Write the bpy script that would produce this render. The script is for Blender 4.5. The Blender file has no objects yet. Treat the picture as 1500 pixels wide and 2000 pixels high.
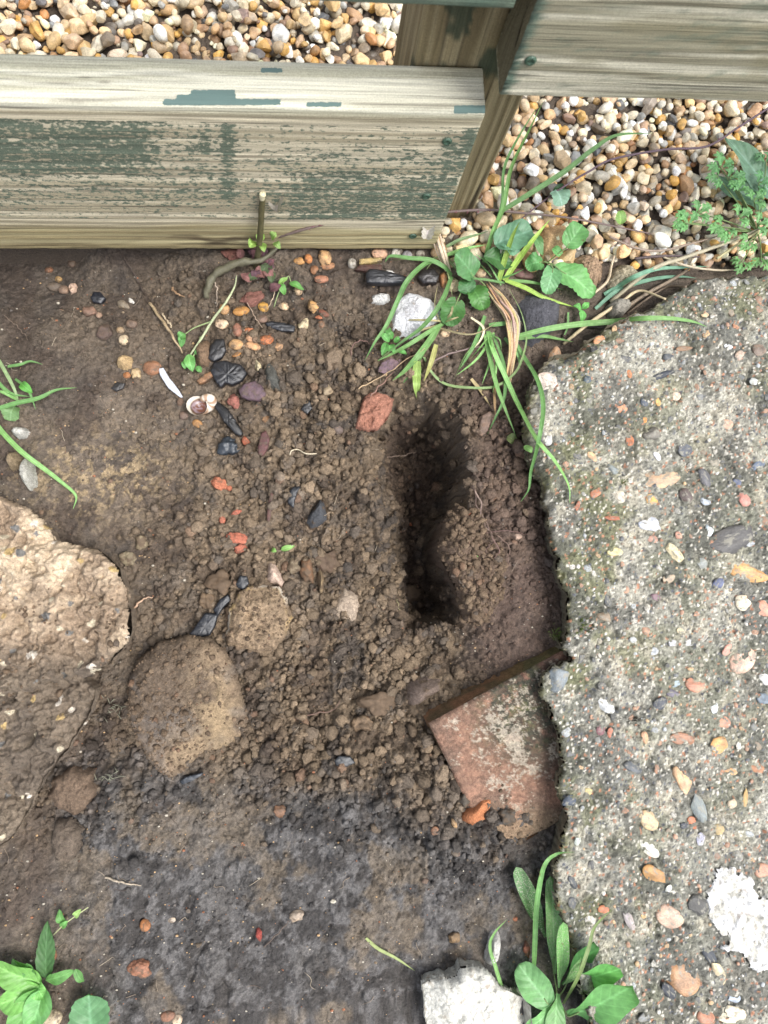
import bpy, math, random
import numpy as np
from mathutils import Vector, Matrix

# ------------------------------------------------------------------ camera
F = 1400.0; H = 0.8; TA = 0.04          # focal length in photograph pixels, camera height in metres
_n = np.array([-.107, -.107, -1.0]); _n /= np.linalg.norm(_n)
CZ = -_n
CX = np.array([1, TA, -.107 * (1 + TA)]); CX -= CX.dot(CZ) * CZ; CX /= np.linalg.norm(CX)
CY = np.cross(CZ, CX)
R = np.array([CX, CY, CZ]); CAM = np.array([0, 0, H])
scene = bpy.context.scene
cam = bpy.data.cameras.new('camera'); cam.sensor_fit = 'VERTICAL'; cam.sensor_height = 36; cam.lens = F / 2000 * 36
cam.clip_start = .02; cam.clip_end = 100
cam.dof.use_dof = True; cam.dof.focus_distance = 0.86; cam.dof.aperture_fstop = 9.0
camo = bpy.data.objects.new('camera', cam); scene.collection.objects.link(camo)
m4 = Matrix.Identity(4)
for i in range(3):
    for j in range(3): m4[i][j] = R[i, j]
m4.translation = Vector((0, 0, H)); camo.matrix_world = m4
scene.camera = camo

# ------------------------------------------------------------------ light
w = bpy.data.worlds.new('World'); scene.world = w; w.use_nodes = True
nt = w.node_tree; nt.nodes.clear()
sky = nt.nodes.new('ShaderNodeTexSky'); sky.sky_type = 'NISHITA'; sky.sun_disc = False
SUN_EL, SUN_ROT = math.radians(65), math.radians(115)
sky.sun_elevation = SUN_EL; sky.sun_rotation = SUN_ROT
sky.dust_density = 4.0; sky.air_density = 1.0; sky.ozone_density = 1.0
hs = nt.nodes.new('ShaderNodeHueSaturation'); hs.inputs['Saturation'].default_value = .42
bg = nt.nodes.new('ShaderNodeBackground'); bg.inputs['Strength'].default_value = .15
wo = nt.nodes.new('ShaderNodeOutputWorld')
nt.links.new(sky.outputs[0], hs.inputs['Color']); nt.links.new(hs.outputs[0], bg.inputs[0]); nt.links.new(bg.outputs[0], wo.inputs[0])
sl = bpy.data.lights.new('sun', 'SUN'); sl.energy = 1.5; sl.angle = math.radians(24); sl.color = (1, .985, .96)
so = bpy.data.objects.new('sun', sl); scene.collection.objects.link(so)
d = Vector((math.cos(SUN_EL) * math.sin(SUN_ROT), math.cos(SUN_EL) * math.cos(SUN_ROT), math.sin(SUN_EL)))
so.rotation_euler = d.to_track_quat('Z', 'Y').to_euler(); so.location = (0, 0, 3)
vs = scene.view_settings; vs.view_transform = 'Standard'; vs.look = 'None'; vs.gamma = 1; vs.use_curve_mapping = False
vs.exposure = 1.15

# ------------------------------------------------------------------ maths
def ray(px, py): return R @ np.array([(px - 750) / F, (1000 - py) / F, -1.0])
def P(px, py, z=0.0):
    d = ray(px, py); return CAM + d * ((z - H) / d[2])
def PA(pts, z=0.0): return np.array([P(a, b, z) for a, b in pts])
def PY(px, py, yy):
    d = ray(px, py); return CAM + d * (yy / d[1])
def proj(p):
    c = (np.asarray(p, float) - CAM) @ R
    return 750 + F * c[..., 0] / -c[..., 2], 1000 - F * c[..., 1] / -c[..., 2]
KALB = .8; SAT = .84
def S(c, k=KALB):
    c = np.asarray(c, float) / 255.0; g_ = c.mean(-1, keepdims=True) if c.ndim else c; c = g_ + (c - g_) * SAT
    return np.where(c <= .04045, c / 12.92, ((c + .055) / 1.055) ** 2.4) * k
rng = np.random.default_rng(7)
_L = np.random.default_rng(99).random((8, 512, 512)).astype(np.float32)
def n2(x, y, seed=0):
    T = _L[seed % 8]; o = seed * 37.7
    x = np.asarray(x, float) + o; y = np.asarray(y, float) + o * 1.3
    xi = np.floor(x).astype(int); yi = np.floor(y).astype(int); fx = x - xi; fy = y - yi
    fx = fx * fx * (3 - 2 * fx); fy = fy * fy * (3 - 2 * fy)
    a = T[xi & 511, yi & 511]; b = T[(xi + 1) & 511, yi & 511]; c = T[xi & 511, (yi + 1) & 511]; e = T[(xi + 1) & 511, (yi + 1) & 511]
    return (a * (1 - fx) + b * fx) * (1 - fy) + (c * (1 - fx) + e * fx) * fy
def fb(x, y, f, o=4, seed=0, gain=.5):
    v = 0; am = 1; t = 0
    for k in range(o):
        v = v + am * n2(x * f, y * f, seed + k); t += am; am *= gain; f *= 2.03
    return v / t
def n3(p, f, seed=0):
    return (n2(p[:, 0] * f, p[:, 1] * f, seed) + n2(p[:, 1] * f + 11, p[:, 2] * f + 3, seed + 1) + n2(p[:, 2] * f + 5, p[:, 0] * f + 7, seed + 2)) / 3
def fb3(p, f, o=3, seed=0):
    v = 0; am = 1; t = 0
    for k in range(o):
        v = v + am * n3(p, f, seed + k); t += am; am *= .5; f *= 2.1
    return v / t
def sm(e0, e1, x):
    t = np.clip((x - e0) / (e1 - e0), 0, 1); return t * t * (3 - 2 * t)
_J = np.random.default_rng(5).random((3, 256, 256))
def worley(x, y, f, seed=0):
    """distance to the nearest of jittered points (cell units) and that point's random value"""
    x = np.asarray(x) * f + seed * 17.3; y = np.asarray(y) * f + seed * 9.1
    xi = np.floor(x).astype(int); yi = np.floor(y).astype(int)
    best = np.full(x.shape, 9.0); rid = np.zeros(x.shape)
    for i in (-1, 0, 1):
        for j in (-1, 0, 1):
            cx = (xi + i) & 255; cy = (yi + j) & 255
            dx = xi + i + .1 + .8 * _J[0][cx, cy] - x; dy = yi + j + .1 + .8 * _J[1][cx, cy] - y
            dd = np.sqrt(dx * dx + dy * dy); k = dd < best
            best = np.where(k, dd, best); rid = np.where(k, _J[2][cx, cy], rid)
    return best, rid
def dome(x, y, f, seed=0, r=.68):
    w_, i = worley(x, y, f, seed); return np.sqrt(np.clip(1 - (w_ / r) ** 2, 0, 1)) * (.35 + .65 * i) / f * r, i
def sdf(x, y, poly):
    """signed distance to polygon: positive inside"""
    poly = np.asarray(poly)[:, :2]; n = len(poly)
    dmin = np.full(x.shape, 1e9); ins = np.zeros(x.shape, bool)
    for i in range(n):
        a = poly[i]; b = poly[(i + 1) % n]; e = b - a
        t = np.clip(((x - a[0]) * e[0] + (y - a[1]) * e[1]) / (e @ e), 0, 1)
        dmin = np.minimum(dmin, np.hypot(x - a[0] - t * e[0], y - a[1] - t * e[1]))
        if a[1] != b[1]:
            c = ((a[1] > y) != (b[1] > y)) & (x < (b[0] - a[0]) * (y - a[1]) / (b[1] - a[1]) + a[0]); ins ^= c
    return np.where(ins, dmin, -dmin)
def mixc(a, b, t):
    t = np.asarray(t)[..., None]; return np.asarray(a) * (1 - t) + np.asarray(b) * t

# ------------------------------------------------------------------ mesh and object helpers
def mesh(name, v, f, col=None, smooth=True, uv=None, mat=None, paint=None, teal=None):
    """f: (n,3) or (n,4) integer array"""
    v = np.asarray(v, np.float32); f = np.asarray(f, np.int32); k = f.shape[1]
    m = bpy.data.meshes.new(name)
    m.vertices.add(len(v)); m.vertices.foreach_set('co', v.ravel())
    m.loops.add(f.size); m.loops.foreach_set('vertex_index', f.ravel())
    m.polygons.add(len(f)); m.polygons.foreach_set('loop_start', np.arange(0, f.size, k, dtype=np.int32))
    m.polygons.foreach_set('loop_total', np.full(len(f), k, np.int32))
    m.update(calc_edges=True)
    m.polygons.foreach_set('use_smooth', np.broadcast_to(np.asarray(smooth, bool), (len(f),)).copy())
    if col is not None:
        a = m.color_attributes.new('Col', 'FLOAT_COLOR', 'POINT')
        c = np.ones((len(v), 4), np.float32); c[:, :3] = np.clip(col, 0, 1); a.data.foreach_set('color', c.ravel())
    if uv is not None:
        a = m.attributes.new('guv', 'FLOAT2', 'POINT'); a.data.foreach_set('vector', np.asarray(uv, np.float32).ravel())
    if teal is not None:
        a = m.attributes.new('teal', 'FLOAT', 'POINT'); a.data.foreach_set('value', np.asarray(teal, np.float32).ravel())
    if paint is not None:
        a = m.attributes.new('paint', 'FLOAT', 'POINT'); a.data.foreach_set('value', np.asarray(paint, np.float32).ravel())
    if mat: m.materials.append(mat)
    return m
def link(name, m, parent=None, loc=None, label=None, cat=None, group=None, kind=None, color=None):
    o = bpy.data.objects.new(name, m); scene.collection.objects.link(o)
    if parent is not None: o.parent = parent
    if loc is not None: o.location = loc
    if label: o['label'] = label
    if cat: o['category'] = cat
    if group: o['group'] = group
    if kind: o['kind'] = kind
    if color is not None: o.color = (*[float(q) for q in color], 1)
    return o
def empty(name, loc, label, cat, group=None):
    return link(name, None, None, loc, label, cat, group)
def local(v):
    """recentre world vertices on their base; returns (vertices, origin)"""
    v = np.asarray(v, float); o = np.array([v[:, 0].mean(), v[:, 1].mean(), v[:, 2].min()]); return v - o, o
def gridfaces(nu, nv):
    i = np.arange(nu * nv).reshape(nu, nv)
    return np.stack([i[:-1, :-1], i[1:, :-1], i[1:, 1:], i[:-1, 1:]], -1).reshape(-1, 4)
def ico(level):
    t = (1 + 5 ** .5) / 2
    v = [(-1, t, 0), (1, t, 0), (-1, -t, 0), (1, -t, 0), (0, -1, t), (0, 1, t), (0, -1, -t), (0, 1, -t), (t, 0, -1), (t, 0, 1), (-t, 0, -1), (-t, 0, 1)]
    f = [(0, 11, 5), (0, 5, 1), (0, 1, 7), (0, 7, 10), (0, 10, 11), (1, 5, 9), (5, 11, 4), (11, 10, 2), (10, 7, 6), (7, 1, 8), (3, 9, 4), (3, 4, 2), (3, 2, 6), (3, 6, 8), (3, 8, 9), (4, 9, 5), (2, 4, 11), (6, 2, 10), (8, 6, 7), (9, 8, 1)]
    v = [np.array(q, float) / np.linalg.norm(q) for q in v]
    for _ in range(level):
        c = {}; g = []
        def mid(a, b):
            k = (min(a, b), max(a, b))
            if k not in c:
                q = v[a] + v[b]; v.append(q / np.linalg.norm(q)); c[k] = len(v) - 1
            return c[k]
        for a, b, d_ in f:
            x, y, z = mid(a, b), mid(b, d_), mid(d_, a); g += [(a, x, z), (b, y, x), (d_, z, y), (x, y, z)]
        f = g
    return np.array(v), np.array(f)
ICO = [ico(i) for i in range(5)]
def stoneshape(level, r, angular=.5, lump=.08, flat=.7, cuts=None):
    """a unit stone: sphere cut by random planes (chips) and made uneven"""
    v = ICO[level][0].copy()
    v *= (1 + lump * 2.2 * (fb3(v + r.random(3) * 20, 1.3, 2, int(r.integers(8))) - .5))[:, None]
    n = cuts if cuts is not None else int(3 + 9 * angular)
    for _ in range(n):
        nn = r.normal(size=3); nn /= np.linalg.norm(nn); dd = r.uniform(.62 - .12 * angular, .97 - .12 * angular)
        k = v @ nn - dd; v -= np.where(k > 0, k * (.75 + .25 * angular), 0)[:, None] * nn
    v *= np.array([1, r.uniform(.68, .95), flat * r.uniform(.8, 1.15)])
    v += (lump * .25) * (np.stack([n3(v, 4, 1), n3(v, 4, 3), n3(v, 4, 5)], -1) - .5)
    v /= np.abs(v[:, 0]).max()
    return v
def rotm(r, tilt=.35):
    a = r.uniform(0, 2 * math.pi); b = r.normal(0, tilt); c = r.normal(0, tilt)
    ca, sa = math.cos(a), math.sin(a); Rz = np.array([[ca, -sa, 0], [sa, ca, 0], [0, 0, 1]])
    cb, sb = math.cos(b), math.sin(b); Rx = np.array([[1, 0, 0], [0, cb, -sb], [0, sb, cb]])
    cc, sc = math.cos(c), math.sin(c); Ry = np.array([[cc, 0, sc], [0, 1, 0], [-sc, 0, cc]])
    return Rz @ Rx @ Ry
def splinep(pts, n):
    """Catmull-Rom through points"""
    p = np.asarray(pts, float); k = len(p)
    if k == 2: return p[0] + (p[1] - p[0]) * np.linspace(0, 1, n)[:, None]
    q = np.vstack([2 * p[0] - p[1], p, 2 * p[-1] - p[-2]]); o = []
    for t in np.linspace(0, k - 1 - 1e-6, n):
        i = int(t); u = t - i; a, b, c, e = q[i], q[i + 1], q[i + 2], q[i + 3]
        o.append(.5 * ((2 * b) + (c - a) * u + (2 * a - 5 * b + 4 * c - e) * u * u + (3 * b - a - 3 * c + e) * u ** 3))
    return np.array(o)
def frames(c, up=(0, 0, 1)):
    t = np.gradient(c, axis=0); t /= np.linalg.norm(t, axis=1)[:, None] + 1e-12
    s = np.cross(t, np.asarray(up, float)); l = np.linalg.norm(s, axis=1)[:, None]
    s = np.where(l > 1e-4, s / (l + 1e-9), np.array([1., 0, 0])); return t, s, np.cross(s, t)
def tube(pts, rad, n=24, k=7, noise=0.0, seed=0):
    c = splinep(pts, n); t, s, u = frames(c)
    rr = np.interp(np.linspace(0, 1, n), np.linspace(0, 1, len(np.atleast_1d(rad))), np.atleast_1d(rad))
    an = np.linspace(0, 2 * math.pi, k, endpoint=False)
    r_ = rr[:, None] * (1 + noise * (np.random.default_rng(seed).random((n, k)) - .5) * 2)
    v = c[:, None] + r_[..., None] * (np.cos(an)[None, :, None] * s[:, None] + np.sin(an)[None, :, None] * u[:, None])
    v = np.vstack([v.reshape(-1, 3), c[:1], c[-1:]])
    i = np.arange(n * k).reshape(n, k); j = np.roll(i, -1, 1)
    f = np.stack([i[:-1], j[:-1], j[1:], i[1:]], -1).reshape(-1, 4)
    a0 = np.stack([np.full(k, n * k), j[0], i[0], i[0]], -1); a1 = np.stack([np.full(k, n * k + 1), i[-1], j[-1], j[-1]], -1)
    tri = np.vstack([np.vstack([f[:, [0, 1, 2]], f[:, [0, 2, 3]]]), a0[:, :3], a1[:, :3]])
    return v, tri
def joinm(parts):
    """[(v,f[,col])] -> one"""
    vs_, fs, cs = [], [], []; o = 0
    for p in parts:
        vs_.append(p[0]); fs.append(np.asarray(p[1]) + o); o += len(p[0])
        if len(p) > 2 and p[2] is not None: cs.append(p[2])
    return np.vstack(vs_), np.vstack(fs), (np.vstack(cs) if cs else None)
def strip(pts, width, n=22, fold=.18, twist=0.0, tw0=0.0):
    """leaf blade ribbon; width: list of half widths (m) along the length. Returns v,f(quads),uv"""
    c = splinep(pts, n); t, s, u = frames(c)
    ww = np.interp(np.linspace(0, 1, n), np.linspace(0, 1, len(width)), width)
    tw = tw0 + twist * np.linspace(0, 1, n)
    s2 = s * np.cos(tw)[:, None] + u * np.sin(tw)[:, None]; u2 = np.cross(s2, t)
    cols = np.linspace(-1, 1, 5)
    v = c[:, None] + s2[:, None] * (cols[None, :, None] * ww[:, None, None]) + u2[:, None] * ((np.abs(cols)[None, :, None]) * fold * ww[:, None, None])
    uv = np.stack(np.broadcast_arrays(np.linspace(0, 1, n)[:, None], cols[None]), -1)
    return v.reshape(-1, 3), gridfaces(n, 5), uv.reshape(-1, 2)

# ------------------------------------------------------------------ materials
def nodes(name):
    m = bpy.data.materials.new(name); m.use_nodes = True; t = m.node_tree; b = t.nodes['Principled BSDF']; return m, t, b
def N(t, typ, **kw):
    n = t.nodes.new(typ)
    for k, v in kw.items():
        if k in n.inputs.keys(): n.inputs[k].default_value = v
        else: setattr(n, k, v)
    return n
def noise(t, scale, detail=3, vec=None, rough=.6):
    n = N(t, 'ShaderNodeTexNoise'); n.inputs['Scale'].default_value = scale; n.inputs['Detail'].default_value = detail; n.inputs['Roughness'].default_value = rough
    if vec is not None: t.links.new(vec, n.inputs['Vector'])
    return n
def ramp(t, inp, stops):
    r = t.nodes.new('ShaderNodeValToRGB'); e = r.color_ramp.elements
    while len(e) < len(stops): e.new(.5)
    for k, (p, c) in enumerate(stops):
        e[k].position = p; e[k].color = (*([c] * 3 if np.isscalar(c) else list(c)), 1)
    t.links.new(inp, r.inputs[0]); return r
def mul(t, a, b, fac=1.0, mode='MULTIPLY'):
    x = t.nodes.new('ShaderNodeMix'); x.data_type = 'RGBA'; x.blend_type = mode
    if np.isscalar(fac): x.inputs[0].default_value = fac
    else: t.links.new(fac, x.inputs[0])
    for q, i in ((a, 6), (b, 7)):
        if isinstance(q, (tuple, list, np.ndarray)): x.inputs[i].default_value = (*q[:3], 1)
        else: t.links.new(q, x.inputs[i])
    return x.outputs[2]
def bumpn(t, b, h, strength, dist):
    n = t.nodes.new('ShaderNodeBump'); n.inputs['Strength'].default_value = strength; n.inputs['Distance'].default_value = dist
    t.links.new(h, n.inputs['Height']); t.links.new(n.outputs[0], b.inputs['Normal'])
def surf(name, src, rough=.85, spec=.3, speck=((900, .55, 1.45),), bump=(1200, .5, .0006), coord='Object', extra=None, roughvar=None):
    """base colour from the 'Col' attribute ('attr'), the object's colour ('obj') or a constant, times speckle noise layers"""
    m, t, b = nodes(name); tc = N(t, 'ShaderNodeTexCoord'); vec = tc.outputs[coord]
    if src == 'attr': c = N(t, 'ShaderNodeAttribute', attribute_name='Col').outputs['Color']
    elif src == 'obj':
        oi = N(t, 'ShaderNodeObjectInfo'); c = oi.outputs['Color']
        ad = N(t, 'ShaderNodeVectorMath', operation='MULTIPLY_ADD'); cmb = N(t, 'ShaderNodeCombineXYZ')
        for i in range(3): t.links.new(oi.outputs['Random'], cmb.inputs[i])
        t.links.new(cmb.outputs[0], ad.inputs[0]); ad.inputs[1].default_value = (7, 5, 3); t.links.new(vec, ad.inputs[2]); vec = ad.outputs[0]
    else: c = N(t, 'ShaderNodeRGB').outputs[0]; c.default_value = (*src, 1)
    for sc, lo, hi in speck:
        n = noise(t, sc, 3, vec); r = ramp(t, n.outputs['Fac'], [(.3, lo * .5), (.7, hi * .5)])
        c2 = mul(t, r.outputs[0], (2, 2, 2)); c = mul(t, c, c2)
    if extra: c = extra(t, c, vec)
    t.links.new(c, b.inputs['Base Color']); b.inputs['Roughness'].default_value = rough; b.inputs['Specular IOR Level'].default_value = spec
    if roughvar:
        n = noise(t, roughvar[0], 2, vec); r = ramp(t, n.outputs['Fac'], [(.35, roughvar[1]), (.65, roughvar[2])]); t.links.new(r.outputs[0], b.inputs['Roughness'])
    if bump:
        n = noise(t, bump[0], 4, vec); bumpn(t, b, n.outputs['Fac'], bump[1], bump[2])
    return m
def patches(col, scale, lo, hi, amt=1.0, seed=0.0):
    def ex(t, c, vec):
        n = noise(t, scale, 4, vec); r = ramp(t, n.outputs['Fac'], [(lo, 0.0), (hi, amt)])
        return mul(t, c, tuple(col), r.outputs[0], 'MIX')
    return ex
def hues(t, c, vec):
    n = noise(t, 75, 4, vec, .65); r = ramp(t, n.outputs['Fac'], [(.34, (.70, .66, .62)), (.5, (1, 1, 1)), (.64, (1.25, 1.15, .98))]); return mul(t, c, r.outputs[0], .75)
def hues_u(t, c, vec):      # the same for stones modelled at unit size
    n = noise(t, .9, 4, vec, .65); r = ramp(t, n.outputs['Fac'], [(.34, (.66, .62, .58)), (.5, (1, 1, 1)), (.64, (1.25, 1.15, .98))]); return mul(t, c, r.outputs[0], .55)
M = {}
M['soil'] = surf('soil', 'attr', .8, .32, ((420, .72, 1.28), (1900, .5, 1.5)), (420, 1.0, .0034), roughvar=(60, .6, .95))
M['crumb'] = surf('soil_crumb', 'attr', .92, .2, ((500, .7, 1.3), (2300, .55, 1.45)), (520, 1.0, .0024))
M['concrete'] = surf('weathered_concrete', 'attr', .9, .25, ((300, .8, 1.2), (1500, .42, 1.6)), (600, .9, .0018))
M['aggregate'] = surf('aggregate_stone', 'obj', .6, .35, ((1.5, .7, 1.25), (10, .65, 1.3)), (7, .6, .0008), extra=lambda t, c, v: patches(S((134, 131, 114)), 2.6, .48, .60, .85)(t, hues_u(t, c, v), v))
M['aggregate_clean'] = surf('big_flint', 'obj', .5, .45, ((1.4, .66, 1.25), (12, .65, 1.28)), (6, .6, .0009), extra=lambda t, c, v: patches(S((138, 134, 118)), 2.2, .54, .62, .8)(t, hues_u(t, c, v), v))
M['aggregate_bits'] = surf('aggregate_bits', 'attr', .6, .35, ((800, .75, 1.25),), (900, .3, .0003))
M['pebble'] = surf('gravel_pebble', 'obj', .5, .45, ((1.6, .74, 1.24), (9, .78, 1.22)), (5, .5, .0009), extra=hues_u)
M['pebble_bits'] = surf('gravel_mass', 'attr', .52, .42, ((170, .78, 1.2), (900, .82, 1.18)), (500, .4, .0007), extra=hues)
def woodmat(name, scale, paint=False):
    m, t, b = nodes(name); tc = N(t, 'ShaderNodeTexCoord'); mp = N(t, 'ShaderNodeMapping'); mp.inputs['Scale'].default_value = scale; t.links.new(tc.outputs['Object'], mp.inputs[0])
    c = N(t, 'ShaderNodeAttribute', attribute_name='Col').outputs['Color']
    n1 = noise(t, 1.0, 4, mp.outputs[0], .65); r1 = ramp(t, n1.outputs['Fac'], [(.3, .32), (.5, .5), (.72, .62)]); c = mul(t, c, mul(t, r1.outputs[0], (2, 2, 2)))
    mp2 = N(t, 'ShaderNodeMapping'); mp2.inputs['Scale'].default_value = [q * .35 for q in scale]; mp2.inputs['Location'].default_value = (3, 7, 1); t.links.new(tc.outputs['Object'], mp2.inputs[0])
    n2_ = noise(t, 1.0, 3, mp2.outputs[0], .6); r2 = ramp(t, n2_.outputs['Fac'], [(.30, .25), (.345, 1.0)]); c = mul(t, c, r2.outputs[0], .8)
    n3_ = noise(t, 900, 3, tc.outputs['Object']); r3 = ramp(t, n3_.outputs['Fac'], [(.3, .4), (.7, .6)]); c = mul(t, c, mul(t, r3.outputs[0], (2, 2, 2)))
    if paint:   # flakes of old green paint where the 'paint' field is high
        mp3 = N(t, 'ShaderNodeMapping'); mp3.inputs['Scale'].default_value = (190, 300, 300); t.links.new(tc.outputs['Object'], mp3.inputs[0]); na = noise(t, 1.0, 5, mp3.outputs[0], .68)
        mp4 = N(t, 'ShaderNodeMapping'); mp4.inputs['Scale'].default_value = (22, 260, 260); t.links.new(tc.outputs['Object'], mp4.inputs[0]); nb = noise(t, 1.0, 3, mp4.outputs[0], .6)
        pa = N(t, 'ShaderNodeAttribute', attribute_name='paint')
        s1 = N(t, 'ShaderNodeMath', operation='MULTIPLY_ADD'); t.links.new(na.outputs['Fac'], s1.inputs[0]); s1.inputs[1].default_value = .62; t.links.new(pa.outputs['Fac'], s1.inputs[2])
        s2 = N(t, 'ShaderNodeMath', operation='MULTIPLY_ADD'); t.links.new(nb.outputs['Fac'], s2.inputs[0]); s2.inputs[1].default_value = .30; t.links.new(s1.outputs[0], s2.inputs[2])
        s3 = N(t, 'ShaderNodeMath', operation='MULTIPLY_ADD'); t.links.new(n1.outputs['Fac'], s3.inputs[0]); s3.inputs[1].default_value = .16; t.links.new(s2.outputs[0], s3.inputs[2])
        pr = ramp(t, s3.outputs[0], [(.586, 0.0), (.622, .95)]); gr = ramp(t, n3_.outputs['Fac'], [(.35, tuple(S((72, 92, 78)))), (.65, tuple(S((116, 130, 108))))]); c = mul(t, c, gr.outputs[0], pr.outputs[0], 'MIX')
        te = N(t, 'ShaderNodeAttribute', attribute_name='teal'); t1 = N(t, 'ShaderNodeMath', operation='MULTIPLY_ADD'); t.links.new(na.outputs['Fac'], t1.inputs[0]); t1.inputs[1].default_value = .9; t.links.new(te.outputs['Fac'], t1.inputs[2])
        tr_ = ramp(t, t1.outputs[0], [(.49, 0.0), (.51, 1.0)]); c = mul(t, c, tuple(S((96, 122, 116))), tr_.outputs[0], 'MIX')
    t.links.new(c, b.inputs['Base Color']); b.inputs['Roughness'].default_value = .8; b.inputs['Specular IOR Level'].default_value = .3
    mn = N(t, 'ShaderNodeMath', operation='MULTIPLY'); t.links.new(n1.outputs['Fac'], mn.inputs[0]); t.links.new(r2.outputs[0], mn.inputs[1]); bumpn(t, b, mn.outputs[0], .8, .0014); return m
M['wood'] = woodmat('weathered_timber', (9, 560, 560), True)
M['wood_upright'] = woodmat('weathered_post', (480, 480, 8))
M['rock'] = surf('rough_stone', 'attr', .88, .25, ((260, .75, 1.25), (1400, .5, 1.5)), (450, 1.0, .0026))
M['stone'] = surf('plain_stone', 'obj', .62, .4, ((200, .74, 1.22), (1300, .7, 1.3)), (500, .8, .0014), extra=lambda t, c, v: patches(S((92, 76, 60)), 170, .50, .62, .8)(t, hues(t, c, v), v))
M['muddy'] = surf('muddy_stone', 'obj', .8, .3, ((200, .72, 1.25), (1300, .75, 1.25)), (800, .5, .0007), extra=patches(S((96, 78, 60)), 130, .42, .56, .9))
M['brick_bit'] = surf('crumbly_brick', 'obj', .92, .2, ((500, .65, 1.3), (1700, .65, 1.35)), (900, .9, .0012), extra=patches(S((110, 84, 66)), 220, .55, .66, .7))
M['chalk_plain'] = surf('crumpled_foil', 'obj', .6, .45, ((350, .85, 1.12), (1300, .7, 1.2)), (400, .9, .0016))
M['char'] = surf('charcoal', 'obj', .38, .6, ((400, .6, 1.5),), (700, .6, .0008))
M['shell'] = surf('snail_shell', 'attr', .35, .5, ((300, .85, 1.12),), (900, .25, .0003))
M['chalk'] = surf('chalky_stone', 'attr', .75, .35, ((260, .7, 1.15), (1200, .65, 1.2)), (300, 1.0, .0030), extra=patches(S((150, 130, 104)), 120, .56, .70, .6))
M['metal_paint'] = surf('painted_screw', tuple(S((62, 92, 72))), .5, .5, ((900, .6, 1.3),), (900, .4, .0003))
M['bark'] = surf('stem_bark', 'attr', .6, .4, ((700, .75, 1.25),), (1200, .4, .0003))
def leafmat(name, src='obj', trans=.28, rough=.45, dust=None):
    m, t, b = nodes(name)
    if src == 'obj': c = N(t, 'ShaderNodeObjectInfo').outputs['Color']
    else: c = N(t, 'ShaderNodeAttribute', attribute_name='Col').outputs['Color']
    tc = N(t, 'ShaderNodeTexCoord'); vec = tc.outputs['Object']
    uv = N(t, 'ShaderNodeAttribute', attribute_name='guv'); sp = N(t, 'ShaderNodeSeparateXYZ'); t.links.new(uv.outputs['Vector'], sp.inputs[0])
    ab = N(t, 'ShaderNodeMath', operation='ABSOLUTE'); t.links.new(sp.outputs[1], ab.inputs[0])
    mid = ramp(t, ab.outputs[0], [(0.0, 1.0), (.13, 0.0)])
    c = mul(t, c, mul(t, c, (1.5, 1.4, 1.6)), mid.outputs[0], 'MIX')
    # side veins: slanted lines of u + |v|
    ad = N(t, 'ShaderNodeMath', operation='MULTIPLY_ADD'); t.links.new(ab.outputs[0], ad.inputs[0]); ad.inputs[1].default_value = -.28; t.links.new(sp.outputs[0], ad.inputs[2])
    si = N(t, 'ShaderNodeMath', operation='SINE'); mu = N(t, 'ShaderNodeMath', operation='MULTIPLY'); mu.inputs[1].default_value = 42; t.links.new(ad.outputs[0], mu.inputs[0]); t.links.new(mu.outputs[0], si.inputs[0])
    vein = ramp(t, si.outputs[0], [(.86, 0.0), (1.0, 1.0)])
    c = mul(t, c, (1.18, 1.15, 1.2), vein.outputs[0])
    n = noise(t, 160, 3, vec); r = ramp(t, n.outputs['Fac'], [(.3, .4), (.7, .58)]); c = mul(t, c, mul(t, r.outputs[0], (2, 2, 2)))
    n = noise(t, 120, 4, vec, .7); r = ramp(t, n.outputs['Fac'], [(.66, 0.0), (.70, .8)]); c = mul(t, c, tuple(S((122, 104, 62))), r.outputs[0], 'MIX')
    n = noise(t, 1500, 2, vec); r = ramp(t, n.outputs['Fac'], [(.66, 0.0), (.70, .7)]); c = mul(t, c, tuple(S((120, 104, 84))), r.outputs[0], 'MIX')
    if dust:
        n = noise(t, 900, 2, vec); r = ramp(t, n.outputs['Fac'], [(dust, 0.0), (dust + .04, 1.0)]); c = mul(t, c, tuple(S((190, 185, 165))), r.outputs[0], 'MIX')
    t.links.new(c, b.inputs['Base Color']); b.inputs['Roughness'].default_value = rough; b.inputs['Specular IOR Level'].default_value = .4
    ad2 = N(t, 'ShaderNodeMath', operation='ADD'); t.links.new(si.outputs[0], ad2.inputs[0]); t.links.new(mid.outputs[0], ad2.inputs[1])
    bumpn(t, b, ad2.outputs[0], .35, .0004)
    tr = N(t, 'ShaderNodeBsdfTranslucent'); t.links.new(mul(t, c, (1.1, 1.25, .6)), tr.inputs['Color'])
    mx = N(t, 'ShaderNodeMixShader'); mx.inputs[0].default_value = trans
    t.links.new(b.outputs[0], mx.inputs[1]); t.links.new(tr.outputs[0], mx.inputs[2]); t.links.new(mx.outputs[0], t.nodes['Material Output'].inputs[0])
    return m
M['leaf'] = leafmat('green_leaf')
M['leaf_dusty'] = leafmat('dusty_leaf', dust=.58)
M['blade'] = leafmat('grass_blade', trans=.25, rough=.42)
M['dry'] = leafmat('dry_leaf', trans=.1, rough=.8)

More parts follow.
